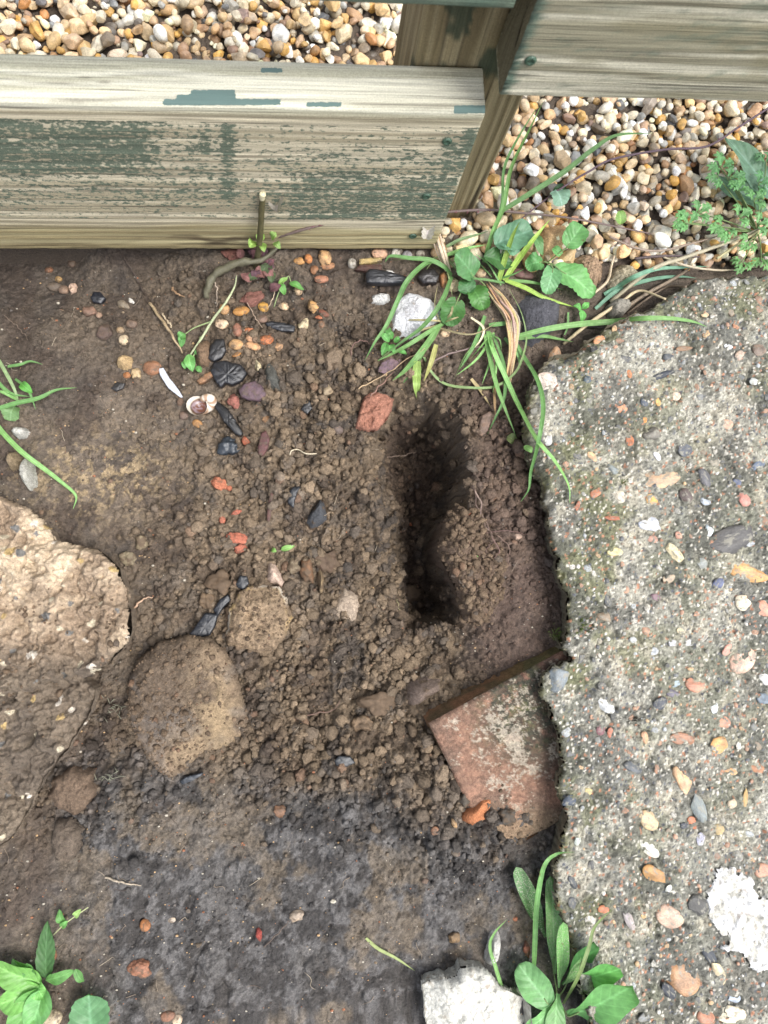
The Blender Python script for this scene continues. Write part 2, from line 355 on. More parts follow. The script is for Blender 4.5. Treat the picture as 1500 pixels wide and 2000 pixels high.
# ------------------------------------------------------------------ soil: one sheet to the horizon
CTRL = [(-300,500,-.06),(0,505,-.075),(150,505,-.072),(300,508,-.058),(450,500,-.02),(600,500,-.012),(750,500,-.012),(850,470,-.008),(900,430,-.008),(1000,500,-.008),(1100,560,-.012),(1200,600,-.02),(1300,560,-.02),(1450,520,-.012),
(200,430,-.02),(600,400,-.012),(900,300,-.012),(1100,300,-.012),(1400,300,-.012),(300,100,-.012),(1300,50,-.012),
(0,600,-.045),(200,620,-.045),(400,620,-.035),(600,620,-.035),(750,620,-.025),(900,650,-.018),(1000,650,-.018),(1080,680,-.03),
(-300,800,-.03),(0,800,-.03),(150,750,-.035),(300,800,-.042),(450,800,-.05),(600,750,-.045),(700,720,-.034),(850,730,-.026),(950,760,-.03),(1020,800,-.035),
(0,930,-.032),(150,950,-.045),(300,950,-.056),(450,950,-.062),(600,900,-.062),(700,850,-.055),(700,1000,-.07),(760,1100,-.085),(600,1100,-.075),(450,1100,-.07),(300,1100,-.07),
(930,900,-.032),(1000,950,-.030),(935,1050,-.020),(1050,1050,-.028),(940,1180,-.032),(1060,1180,-.028),(880,1260,-.075),(1000,1262,-.038),(930,1325,-.048),
(250,1200,-.07),(300,1400,-.06),(550,1250,-.07),(700,1250,-.082),(800,1300,-.075),(700,1400,-.065),(550,1400,-.065),(800,1450,-.045),(870,1530,-.026),(950,1650,-.024),(1050,1725,-.036),(700,1530,-.04),(500,1530,-.04),(300,1560,-.04),(180,1500,-.05),(120,1650,-.04),(-200,1500,-.05),
(1075,1740,-.030),(1000,1850,-.035),(850,1700,-.03),(600,1700,-.03),(400,1700,-.035),(200,1800,-.03),(50,1750,-.032),(50,1950,-.03),(400,1950,-.03),(700,1950,-.03),(950,1980,-.032),(1080,1950,-.028),(-300,1900,-.03),(400,2300,-.03),(1000,2300,-.03),(1400,1400,-.06),(1500,900,-.05),(1500,2100,-.05)]
cp = np.array([P(a, b, c) for a, b, c in CTRL])
_K = np.sqrt(((cp[:, None, :2] - cp[None, :, :2]) ** 2).sum(-1) + 1e-5); _w = np.linalg.solve(_K + 1e-4 * np.eye(len(cp)), cp[:, 2] + .04)
CGX = np.linspace(-.7, 1.0, 240); CGY = np.linspace(-.8, 1.1, 260)
_g = np.zeros((240, 260))
for i, q in enumerate(cp): _g += _w[i] * np.sqrt((CGX[:, None] - q[0]) ** 2 + (CGY[None] - q[1]) ** 2 + 1e-5)
_g = np.clip(_g - .04, -.1, 0.0)
def bil(g, gx, gy, x, y):
    fx = np.clip((x - gx[0]) / (gx[-1] - gx[0]) * (len(gx) - 1), 0, len(gx) - 1.001); fy = np.clip((y - gy[0]) / (gy[-1] - gy[0]) * (len(gy) - 1), 0, len(gy) - 1.001)
    i = fx.astype(int); j = fy.astype(int); fx = fx - i; fy = fy - j
    return (g[i, j] * (1 - fx) + g[i + 1, j] * fx) * (1 - fy) + (g[i, j + 1] * (1 - fx) + g[i + 1, j + 1] * fx) * fy
HOLE = PA([(740,835),(748,900),(775,1000),(795,1080),(790,1150),(810,1205),(880,1215),(900,1180),(880,1120),(858,1070),(872,1010),(898,965),(902,900),(885,840),(850,795),(775,790)], -.05)
STONE_ZONES = []
def zones(px, py):
    """crumbliness, darkness (wet clay), of the soil as laid out on the ground"""
    def g(cx, cy, rx, ry): return np.exp(-(((px - cx) / rx) ** 2 + ((py - cy) / ry) ** 2))
    crumb = np.clip(.12 + .8 * g(820, 900, 90, 220) + 1.3 * g(600, 1150, 300, 330) + .9 * g(650, 800, 230, 160) + 1.0 * g(860, 1500, 170, 150) + .7 * g(180, 1520, 170, 160) + 1.0 * g(1010, 930, 110, 130) + .7 * g(820, 1050, 110, 260) + .6 * g(600, 1480, 260, 80) + .5 * g(400, 600, 200, 90) + .5 * g(900, 1650, 160, 90), 0, 1)
    wet = sm(1400, 1620, py + 150 * (fb(px, py, .012, 4, 3, .65) - .5) * 2 - .18 * (px - 500) * (px > 700)) * sm(60, 220, px + 90 * (n2(px * .01, py * .01, 5) - .5) * 2)
    return crumb, wet
def height(x, y, detail=True):
    b = bil(_g, CGX, CGY, x, y)
    far = sm(.75, 1.3, np.hypot(x - .1, y)); b = b * (1 - far) - .02 * far
    d = sdf(x, y, HOLE) + .007 * (fb(x, y, 60, 3, 2) - .5) * 2 + .018 * (fb(x, y, 22, 2, 4) - .5)
    lf_ = sm(.155, .125, x - .06 * y); hole = sm(-.003 - .020 * lf_, .011 + .030 * lf_, d); b = b - .145 * hole * (1 - far)
    if not detail: return b
    px, py = proj(np.stack([x, y, b], -1)); cr, wet = zones(px, py)
    h = b + .012 * (fb(x, y, 14, 3, 1) - .5) * (1 - .5 * far) + .005 * (fb(x, y, 60, 3, 4) - .5)
    wx = x + .0075 * (fb(x, y, 130, 3, 1, .6) - .5); wy = y + .0075 * (fb(x, y, 130, 3, 2, .6) - .5)
    d1, _ = dome(wx, wy, 80, 1); d2, _ = dome(wx, wy, 150, 2); d3, _ = dome(wx, wy, 300, 3); d4, _ = dome(wx, wy, 150, 6, .75)
    rough = .0022 * (fb(x, y, 380, 2, 6) - .5) + .001 * (fb(x, y, 160, 2, 3) - .5)
    dig = cr * (.9 * d1 * sm(.4, .6, fb(x, y, 30, 2, 7)) + 1.1 * d2 + .8 * d4 * sm(.4, .6, fb(x, y, 40, 2, 3)) + 1.1 * d3)
    smo = (1 - cr) * (.35 * d3 * sm(.45, .6, fb(x, y, 22, 3, 5)) + .25 * d2 * sm(.52, .65, fb(x, y, 30, 3, 6)))
    # cracks in the packed clay
    wc, ids = worley(x + .006 * n2(x * 90, y * 90, 3), y + .006 * n2(x * 90, y * 90, 4), 26, 5)
    # packed clay: cracked plates and dragged smears
    w2, i2 = worley(x + .010 * fb(x, y, 90, 3, 3), y + .010 * fb(x, y, 90, 3, 4), 34, 5)
    plates = (.0060 * (i2 - .5) * (1 - sm(.3, .62, w2)) - .0040 * sm(.60, .70, w2) + .0035 * (fb((x * .8 - y) * 2.4, (x + y * .8) * .6, 60, 4, 1, .6) - .5) * sm(.4, .7, fb(x, y, 12, 2, 6))) * (.25 + .75 * wet) * (1 - .7 * cr)
    fine_ = .0016 * (fb(x, y, 230, 3, 2) - .5) + .0030 * np.clip(.42 - fb(x, y, 75, 4, 5), -1, 0) * (1 - cr)
    dig = dig * 1.7; smo = smo * 1.8; fine = 0
    return h + (dig + smo + plates + fine_ * 1.3 + rough * (.8 + .8 * cr)) * (1 - far)
def lin(a, b, s): return np.linspace(a, b, int(round((b - a) / s)) + 1)
def outer(lo, hi, n=26):
    g = np.geomspace(.01, 30, n); return lo - g[::-1], hi + g
dx = 0.00142
x0, x1, y0_, y1 = -.36, .345, -.45, .455
lo, hi = outer(x0, x1); gx = np.concatenate([lo, lin(x0, x1, dx), hi])
lo, hi = outer(y0_, y1); gy = np.concatenate([lo, lin(y0_, y1, dx), hi])
GX, GY = np.meshgrid(gx, gy, indexing='ij'); GZ = height(GX, GY)
_sl = np.clip(np.hypot(*np.gradient(GZ, gx, gy)) - .8, 0, 2.2) / 2.2 * sm(-.02, .0, sdf(GX, GY, HOLE)); GX0, GY0 = GX.copy(), GY.copy()
GX = GX + _sl * .013 * (fb(GY0, GZ, 70, 4, 3, .62) - .5); GY = GY + _sl * .013 * (fb(GX0 + 3, GZ, 70, 4, 5, .62) - .5); GZ = GZ + _sl * .006 * (fb(GX0 + GZ, GY0 - GZ, 160, 3, 1) - .5)
def soilcolour(x, y, z):
    px, py = proj(np.stack([x, y, z], -1)); cr, wet = zones(px, py)
    a = fb(x + z, y + z, 18, 4, 2); b = fb(x + z, y + z, 70, 3, 5); c = n2(x * 330 + z * 210, y * 330 + z * 170, 6)
    base = mixc(S((110, 97, 83)), S((80, 71, 63)), sm(.3, .7, a))
    base = mixc(base, S((128, 108, 84)), cr * .75 * sm(.3, .6, b))
    base = mixc(base, S((74, 60, 50)), .5 * sm(.5, .75, n2(x * 40, y * 40, 1)))
    wetc = mixc(S((100, 98, 97)), S((62, 60, 59)), sm(.40, .56, fb(x, y, 70, 5, 5, .72))); wetc = mixc(wetc, S((118, 104, 86)), sm(.545, .64, fb(x, y, 16, 5, 7, .65)) * .7); wetc = mixc(wetc, S((102, 99, 96)), .5 * sm(.5, .7, fb(x, y, 30, 4, 2, .6)))
    base = mixc(base, wetc, wet * .9)
    redd = sm(880, 960, px) * sm(640, 760, py) * (1 - sm(1280, 1350, py)); base = mixc(base, S((100, 80, 70)), redd * .7)
    # pale sandy crumbs in the dark soil on the left
    pale = sm(.50, .62, fb(x, y, 140, 4, 1, .7)) * np.exp(-(((px - 190) / 130) ** 2 + ((py - 930) / 70) ** 2)); base = mixc(base, S((158, 136, 102)), np.clip(pale * 1.3, 0, .9))
    pit_shade = np.exp(-(((px - 820) / 110) ** 2 + ((py - 1020) / 230) ** 2)); base = base * (1 - .15 * pit_shade)[..., None]  # soil round the pit darkened, shade painted into its colour
    pit = sm(.0, .02, sdf(x, y, HOLE)); base = mixc(base, S((70, 54, 44)), pit * .75)  # browner soil inside the pit, with the pit's shade painted in
    top = np.exp(-((py - 560) / 110) ** 2) * sm(700, 300, px); base = base * (1 - .2 * top)[..., None]  # shade of the hollow below the board, put into the soil colour
    return base * (.74 + .76 * c)[..., None]
def hz(x, y):
    """soil height by interpolation on the built sheet"""
    i = np.clip(np.searchsorted(gx, x) - 1, 0, len(gx) - 2); j = np.clip(np.searchsorted(gy, y) - 1, 0, len(gy) - 2)
    fx = np.clip((x - gx[i]) / (gx[i + 1] - gx[i]), 0, 1); fy = np.clip((y - gy[j]) / (gy[j + 1] - gy[j]), 0, 1)
    return (GZ[i, j] * (1 - fx) + GZ[i + 1, j] * fx) * (1 - fy) + (GZ[i, j + 1] * (1 - fx) + GZ[i + 1, j + 1] * fx) * fy
def G(px, py, dz=0.0):
    """point of the soil seen at that place"""
    z = -.04
    for _ in range(5): p = P(px, py, z); z = float(hz(p[0], p[1]))
    return np.array([p[0], p[1], z + dz])
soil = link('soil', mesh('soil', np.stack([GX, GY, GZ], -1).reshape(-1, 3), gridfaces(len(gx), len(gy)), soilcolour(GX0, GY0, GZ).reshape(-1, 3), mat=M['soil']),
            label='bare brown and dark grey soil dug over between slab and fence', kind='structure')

# ------------------------------------------------------------------ concrete slab with exposed aggregate
SLABZ = .018
SLAB = PA([(1560,533),(1480,540),(1380,541),(1335,556),(1292,590),(1245,612),(1205,628),(1180,655),(1150,665),(1125,684),(1085,690),(1058,722),(1036,760),(1028,830),(1036,895),(1062,950),(1072,1000),(1076,1050),(1092,1085),(1098,1140),(1108,1180),(1110,1235),(1092,1262),(1118,1285),(1064,1318),(1060,1350),(1072,1385),(1096,1440),(1100,1490),(1092,1540),(1104,1600),(1098,1650),(1086,1700),(1092,1760),(1115,1830),(1128,1900),(1150,1960),(1165,2040),(1180,2300)], SLABZ)
SLAB = np.vstack([SLAB[:, :2], [[.5, -.95], [1.2, -.95], [1.2, .33], [.7, .37]]])
sx = np.concatenate([lin(.2, .66, .0015), .66 + np.geomspace(.004, .56, 14)]); sy = np.concatenate([(-.53 - np.geomspace(.004, .45, 14))[::-1], lin(-.53, .40, .0015)])
SX, SY = np.meshgrid(sx, sy, indexing='ij')
def slabjag(x, y): return .010 * (fb(x, y, 45, 3, 1) - .5) + .007 * (fb(x, y, 160, 3, 3) - .5) + .003 * (worley(x, y, 85, 6)[1] - .5)
sd = sdf(SX, SY, SLAB) + slabjag(SX, SY)
def slabtop(x, y, d):
    px, py = proj(np.stack([x, y, x * 0 + SLABZ], -1))
    dd = np.clip(d, 0, 1)
    h = SLABZ + .007 * (fb(x, y, 9, 3, 2) - .5) + .005 * (fb(x, y, 45, 4, 5, .6) - .5) + .0032 * (fb(x, y, 230, 3, 6) - .5)
    d2, i2 = dome(x, y, 170, 7); h = h + .35 * d2 * (i2 > .45) - .0030 * sm(.58, .74, fb(x, y, 120, 3, 7))
    corner = np.exp(-(((px - 1080) / 110) ** 2 + ((py - 800) / 170) ** 2)) + .6 * np.exp(-(((px - 1200) / 90) ** 2 + ((py - 640) / 60) ** 2))
    edge = .004 + .022 * np.clip(corner, 0, 1)
    return h - (.003 + .018 * np.clip(corner, 0, 1)) * np.clip(1 - dd / edge, 0, 1) ** 2
sz = slabtop(SX, SY, sd)
sz = np.where(sd > 0, sz, sz - np.clip(-sd * 5, 0, .018))
keep = sd > -.0014
def slabcolour(x, y):
    px, py = proj(np.stack([x, y, x * 0 + SLABZ], -1))
    a = fb(x, y, 14, 4, 3); b = fb(x, y, 60, 3, 6)
    c = mixc(S((166, 163, 148)), S((128, 128, 116)), sm(.3, .7, a)); c = mixc(c, S((180, 172, 150)), .6 * sm(.5, .7, b))
    green = np.clip(1.0 * np.exp(-(((px - 1120) / 130) ** 2)) + .6 * np.exp(-((py - 620) / 130) ** 2) + .3, 0, 1) * sm(.42, .62, fb(x, y, 28, 4, 4))
    c = mixc(c, S((112, 114, 78)), green * .8)
    dk = sm(.46, .62, fb(x, y, 22, 5, 7, .65)); c = mixc(c, S((92, 92, 86)), dk * .7)
    c0 = c; w1, i1 = worley(x, y, 520, 3)
    c = c * np.where(i1 > .88, .45, np.where(i1 > .74, .7, np.where(i1 < .1, 1.4, 1)))[..., None]
    w2, i2 = worley(x, y, 260, 4); k = (w2 < .33)
    c = np.where((k & (i2 > .85))[..., None], S((205, 200, 185)), c); c = np.where((k & (i2 < .09))[..., None], S((180, 125, 95)), c); c = np.where((k & (i2 > .42) & (i2 < .5))[..., None], S((95, 98, 105)), c)
    return np.where(((x > .665) | (y < -.54))[..., None], c0, c * (.84 + .32 * n2(x * 500, y * 500, 2))[..., None])
# named stones read off the slab: (px, py, long axis px, short axis px, angle deg, colour)
AGG = [(1272,1025,54,34,-20,(200,205,215)),(1428,1056,126,56,18,(78,76,75)),(1464,1116,88,42,-16,(214,160,95)),(1402,1141,30,22,40,(90,100,135)),(1452,1290,62,46,35,(215,175,150)),(1317,1080,46,24,-50,(232,215,170)),(1200,1078,34,18,-8,(225,205,145)),(1276,975,26,24,0,(230,175,90)),(1165,961,30,18,40,(190,120,85)),(1453,973,36,27,100,(200,130,115)),(1209,969,32,28,-30,(205,195,175)),(1308,1129,28,20,30,(180,160,135)),(1389,1032,34,20,70,(205,220,225)),(1452,1176,38,34,0,(240,225,195)),(1491,1188,36,30,-50,(220,150,120)),(1422,1266,42,20,30,(215,150,130)),(1494,1327,28,22,-30,(240,240,235)),(1359,1338,42,30,-10,(205,140,110)),(1413,1413,32,24,15,(200,140,110)),(1408,1453,46,34,20,(215,160,95)),(1335,1443,54,26,-8,(170,120,90)),(1182,1377,42,32,-40,(205,208,208)),(1092,1326,56,46,40,(130,140,145)),(1287,1375,36,22,35,(70,75,85)),(1314,1353,30,18,-10,(110,105,120)),(1320,1335,20,17,0,(160,180,190)),(1174,1339,19,18,0,(92,92,88)),(1398,1380,30,20,80,(225,235,240)),(1491,1365,28,24,-30,(120,135,150)),(1201,1399,20,19,0,(75,75,72)),(1258,1440,25,16,-70,(200,150,110)),(1173,1423,26,20,70,(130,85,90)),(1192,1432,22,12,80,(205,120,90)),(1296,933,78,40,8,(200,165,130)),(1377,933,42,26,-70,(95,95,100)),(1342,969,36,26,-60,(100,85,80)),(1440,942,20,18,0,(90,100,130)),(1482,908,34,20,20,(85,100,125)),(1281,1167,23,15,-10,(130,100,110)),(1225,1152,16,12,60,(200,150,120)),(1276,1053,23,15,0,(190,140,120)),(1326,1047,20,14,-70,(210,150,125)),(1128,987,22,9,75,(180,110,80)),(1380,980,23,20,0,(180,190,200)),(1200,918,32,20,-60,(130,140,140)),(1196,1012,48,9,-3,(185,105,70)),(1096,684,48,32,80,(175,135,100)),(1073,743,54,40,-10,(215,195,180)),(1125,678,25,9,5,(240,240,238)),(1161,682,20,16,0,(60,60,60)),(1175,660,28,20,20,(215,150,100)),(1248,692,27,14,-5,(185,195,195)),(1305,697,25,16,10,(85,90,95)),(1293,733,60,14,18,(45,52,65)),(1147,743,22,16,60,(90,105,115)),(1427,675,22,12,-10,(225,230,235)),(1448,693,25,20,50,(200,175,155)),(1485,682,32,28,0,(130,110,95)),(1230,730,19,13,-80,(205,130,80)),(1320,773,22,20,0,(215,190,165)),(1283,785,19,14,-70,(225,170,90)),(1257,787,20,16,-70,(85,95,110)),(1213,798,28,20,10,(210,140,100)),(1260,820,13,12,0,(230,150,70)),(1232,860,26,19,-80,(185,110,70)),(1158,893,28,18,-35,(215,175,130)),(1277,848,44,32,-15,(110,105,95)),(1420,828,28,20,0,(220,170,140)),(1477,743,32,18,10,(200,205,200)),(1447,737,20,16,0,(110,115,115)),(1378,613,18,12,0,(225,195,145)),(1438,638,17,12,-30,(205,140,100)),(1285,890,21,14,-70,(235,235,240)),(1342,877,38,28,20,(85,90,100)),(1337,680,40,12,8,(150,115,85)),(1073,857,28,18,70,(190,190,190)),(1111,1565,30,22,20,(70,80,95)),(1270,1657,46,26,-40,(215,215,200)),(1266,1603,44,36,-50,(215,185,140)),(1280,1708,54,30,-32,(190,140,80)),(1309,1789,58,44,-20,(205,170,145)),(1228,1795,40,18,-70,(165,155,155)),(1333,1915,76,60,-20,(180,135,95)),(1385,1862,66,22,-65,(60,66,75)),(1404,1900,52,22,-65,(215,195,155)),(1366,1771,50,42,-60,(75,75,72)),(1432,1982,62,34,0,(240,225,190)),(1380,1990,36,30,0,(190,130,100)),(1332,1525,62,34,-75,(220,175,130)),(1362,1575,64,28,-70,(120,130,130)),(1353,1606,29,18,-60,(205,120,80)),(1335,1612,19,13,0,(60,66,78)),(1404,1620,23,21,0,(190,165,110)),(1371,1640,25,20,70,(190,190,210)),(1491,1702,34,28,0,(205,150,120)),(1398,1670,21,20,0,(150,120,100)),(1455,1561,44,13,80,(200,160,90)),(1432,1570,24,20,0,(200,180,150)),(1428,1508,30,14,-10,(220,165,110)),(1482,1500,28,20,0,(190,130,90)),(1179,1777,23,16,-10,(200,120,80)),(1129,1642,19,14,70,(190,200,190)),(1149,1545,16,15,0,(215,195,130)),(1153,1797,22,19,-40,(205,200,190)),(1305,1735,17,12,60,(220,225,215)),(1257,1789,11,9,0,(220,180,120)),(1435,1951,27,18,0,(180,195,215)),(1308,1939,46,22,-60,(50,55,65)),(1120,1725,30,14,-60,(70,75,80)),(1235,1500,40,24,-20,(95,100,105)),(1180,1205,34,22,-30,(150,130,105)),(1370,1100,26,22,0,(150,155,150)),(1465,1060,24,16,0,(165,170,175)),(1235,1250,16,14,0,(190,195,195)),(1345,1255,20,14,0,(205,205,205)),(1312,1258,18,17,0,(205,205,210)),(1276,1272,18,17,0,(190,195,200)),(1330,1232,20,12,-10,(215,200,160))]
for a_, b_, L_a, W_a, an_a, _c in AGG:      # the matrix has weathered back round each big stone
    p_ = P(a_, b_, SLABZ); ca, sa = math.cos(math.radians(an_a)), math.sin(math.radians(an_a)); i0, i1 = np.searchsorted(sx, [p_[0] - .045, p_[0] + .045]); j0, j1 = np.searchsorted(sy, [p_[1] - .045, p_[1] + .045])
    X2 = SX[i0:i1, j0:j1] - p_[0]; Y2 = SY[i0:i1, j0:j1] - p_[1]; e_ = np.hypot((X2 * ca + Y2 * sa) / (L_a * .00029), (-X2 * sa + Y2 * ca) / (W_a * .00029))
    sz[i0:i1, j0:j1] -= .0018 * np.exp(-((e_ - 1.08) / .16) ** 2) * min(1, W_a / 22)
idx = -np.ones(SX.shape, int); idx[keep] = np.arange(keep.sum())
q = gridfaces(len(sx), len(sy)); q = idx.ravel()[q]; q = q[(q >= 0).all(1)]
sc_ = slabcolour(SX, SY); moss = (sd < .0015); sc_ = np.where(moss[..., None], sc_ * np.array([.85, .82, .66]), sc_)
slab = link('concrete_slab', mesh('concrete_slab', np.stack([SX, SY, sz], -1)[keep], q, sc_[keep], mat=M['concrete']),
            label='worn grey concrete slab with flint aggregate showing', kind='structure')
_q = np.vstack([SLAB, SLAB[:1]]); _dn = np.vstack([_q[i] + (_q[i + 1] - _q[i]) * t for i in range(len(SLAB)) for t in np.linspace(0, 1, 25)[:-1]])
_t = np.roll(_dn, -1, 0) - np.roll(_dn, 1, 0); _nn = np.stack([_t[:, 1], -_t[:, 0]], -1); _nn /= np.linalg.norm(_nn, axis=1)[:, None] + 1e-9
if float(sdf(*(_dn[80:81] + _nn[80:81] * .003).T, SLAB)[0]) < 0: _nn = -_nn
_jg = slabjag(_dn[:, 0], _dn[:, 1]); rows = []
for k_, (ins_, zz_) in enumerate(((-.0008, .013), (.001, 0.002), (.007, -.012), (.008, -.03), (.007, -.06), (.006, -.12))):
    w_ = .004 * (fb(_dn[:, 0] + k_ * .01, _dn[:, 1], 120, 3, k_) - .5); w_ = w_ * min(k_, 2) * .5 - _jg; rows.append(np.column_stack([_dn + _nn * (ins_ + w_)[:, None], np.full(len(_dn), zz_)]))
rows = np.vstack(rows); i = np.arange(len(rows)).reshape(6, -1); j = np.roll(i, -1, 1); f = np.stack([i[:-1], j[:-1], j[1:], i[1:]], -1).reshape(-1, 4)
link('slab_side', mesh('slab_side', rows, f, np.tile(S((120, 112, 92)), (len(rows), 1)) * (.7 + .6 * n2(rows[:, 0] * 300, rows[:, 1] * 300 + rows[:, 2] * 200, 2))[:, None], mat=M['concrete']), slab)
def slabz(x, y):
    i = np.clip(np.searchsorted(sx, x) - 1, 0, len(sx) - 1); j = np.clip(np.searchsorted(sy, y) - 1, 0, len(sy) - 1)
    return sz[i, j], sd[i, j]
VAR_A = []; VAR_B = []
rr = np.random.default_rng(21)
for k in range(22):
    v = stoneshape(2, rr, rr.uniform(.3, 1), .10, .42); v[:, 1] /= np.abs(v[:, 1]).max()
    VAR_A.append(mesh('aggregate_stone', v, ICO[2][1], smooth=k % 3 != 0, mat=M['aggregate'])); VAR_B.append(mesh('flint_stone', v, ICO[2][1], smooth=k % 2 == 0, mat=M['aggregate_clean']))
def aggstone(x, y, L, W, ang, col, k):
    qx, qy = np.meshgrid(np.linspace(-.35, .35, 4) * L + x, np.linspace(-.35, .35, 4) * W + y); zt = float(np.percentile(slabz(qx, qy)[0], 75))
    o = link('stone', (VAR_B if k < len(AGG) else VAR_A)[k % len(VAR_A)], slab, (x, y, zt - .10 * W + (.0001 if W < .012 else .0006)), color=S(col))
    o.rotation_euler = (rr.normal(0, .06), rr.normal(0, .06), math.radians(ang)); o.scale = (L / 2, W / 2, W / 2 * .9 + .0006)
taken = []
for k, (a, b, L, W, an, col) in enumerate(AGG):
    p = P(a, b, SLABZ); mpp = .00058; aggstone(p[0], p[1], L * mpp, W * mpp, an, col, k); taken.append((p[0], p[1], L * mpp * .5))
PAL = [(205,200,190),(190,180,160),(120,125,130),(85,88,95),(205,140,105),(215,165,110),(160,160,155),(225,222,215),(175,120,90),(140,120,100),(180,190,200),(70,75,85)]
k = len(AGG); rest = []
while k < 298 or len(rest) < 2600:
    x = rr.uniform(.2, .66); y = rr.uniform(-.53, .40)
    z, d_ = slabz(x, y)
    if d_ < .006: continue
    big = k < 298
    if big:
        a, b = proj(np.array([x, y, SLABZ]))
        if not (a < 1500 and b < 2000): continue
        L = min(.017, .0055 + rr.exponential(.0028)); W = L * rr.uniform(.55, .95)
    else: L = min(.0065, .0022 + rr.exponential(.0011)); W = L * rr.uniform(.6, 1)
    if any((x - t[0]) ** 2 + (y - t[1]) ** 2 < (t[2] + L * .55) ** 2 for t in taken): continue
    col = np.array(PAL[rr.integers(len(PAL))]) * rr.uniform(.85, 1.08)
    if big:
        taken.append((x, y, L / 2)); aggstone(x, y, L, W, rr.uniform(0, 180), np.clip(mixc(col, (165, 160, 145), .25), 0, 250), k); k += 1
    else:
        lv_ = 1 if L > .0042 else 0; v = ICO[lv_][0] * np.array([L / 2, W / 2, W * .35]) * (1 + .3 * (rr.random((len(ICO[lv_][0]), 1)) - .5)); v = v @ rotm(rr, .12).T + np.array([x, y, float(z) - .0001])
        rest.append((v, ICO[lv_][1], np.tile(S(mixc(col, (165, 160, 145), .35)), (len(v), 1))))
v, f, c = joinm(rest); link('small_aggregate', mesh('small_aggregate', v, f, c, mat=M['aggregate_bits']), slab, kind='stuff')
# white crust on the slab
cr_poly = PA([(1378,1742),(1398,1702),(1432,1686),(1462,1702),(1478,1742),(1520,1750),(1530,1900),(1462,1898),(1430,1862),(1404,1822),(1384,1782)], SLABZ)
xs = lin(cr_poly[:, 0].min() - .01, cr_poly[:, 0].max() + .01, .0011); ys = lin(cr_poly[:, 1].min() - .01, cr_poly[:, 1].max() + .01, .0011)
XX, YY = np.meshgrid(xs, ys, indexing='ij'); dd = sdf(XX, YY, cr_poly) + .02 * (fb(XX, YY, 90, 3, 2) - .5)
zz, _ = slabz(XX, YY); kz = dd > 0; ZZ = zz + np.where(kz, .0006 + np.clip(dd, 0, .002) * .6 + .0022 * fb(XX, YY, 300, 2, 1), -.002)
dd2 = dd + .012 * (fb(XX, YY, 220, 2, 5) - .5)
keep = dd2 > -.001; idx = -np.ones(XX.shape, int); idx[keep] = np.arange(keep.sum()); q = idx.ravel()[gridfaces(len(xs), len(ys))]; q = q[(q >= 0).all(1)]
wc = mixc(S((246, 246, 244)), S((205, 202, 190)), sm(.52, .68, fb(XX, YY, 120, 3, 3)))
link('white_crust', mesh('white_crust', np.stack([XX, YY, ZZ], -1)[keep], q, wc[keep], mat=M['chalk']), slab, label='patch of bright white crust')
# moss cushions in the slab
for (a, b, r_) in ((1218, 940, .006), (1135, 1222, .010), (1240, 1405, .010), (1100, 1240, .008)):
    p = P(a, b, SLABZ); z, _ = slabz(p[0], p[1]); parts = []
    dark = (a == 1240)
    for _ in range(70):
        o2 = rr.normal(0, .45, 2) * r_; h_ = rr.uniform(.0012, .0035)
        v, f = tube([(p[0] + o2[0], p[1] + o2[1], z - .001), (p[0] + o2[0] * 1.15 + rr.normal(0, .0006), p[1] + o2[1] * 1.15 + rr.normal(0, .0006), z + h_)], [.0006, .0002], 3, 4)
        parts.append((v, f, np.tile(S((70, 62, 48) if dark else (92, 112, 42)) * rr.uniform(.6, 1.5), (len(v), 1))))
    v, f, c = joinm(parts); link('moss', mesh('moss', v, f, c, mat=M['bark']), slab, label='dry dark moss tuft' if dark else 'small green moss cushion')

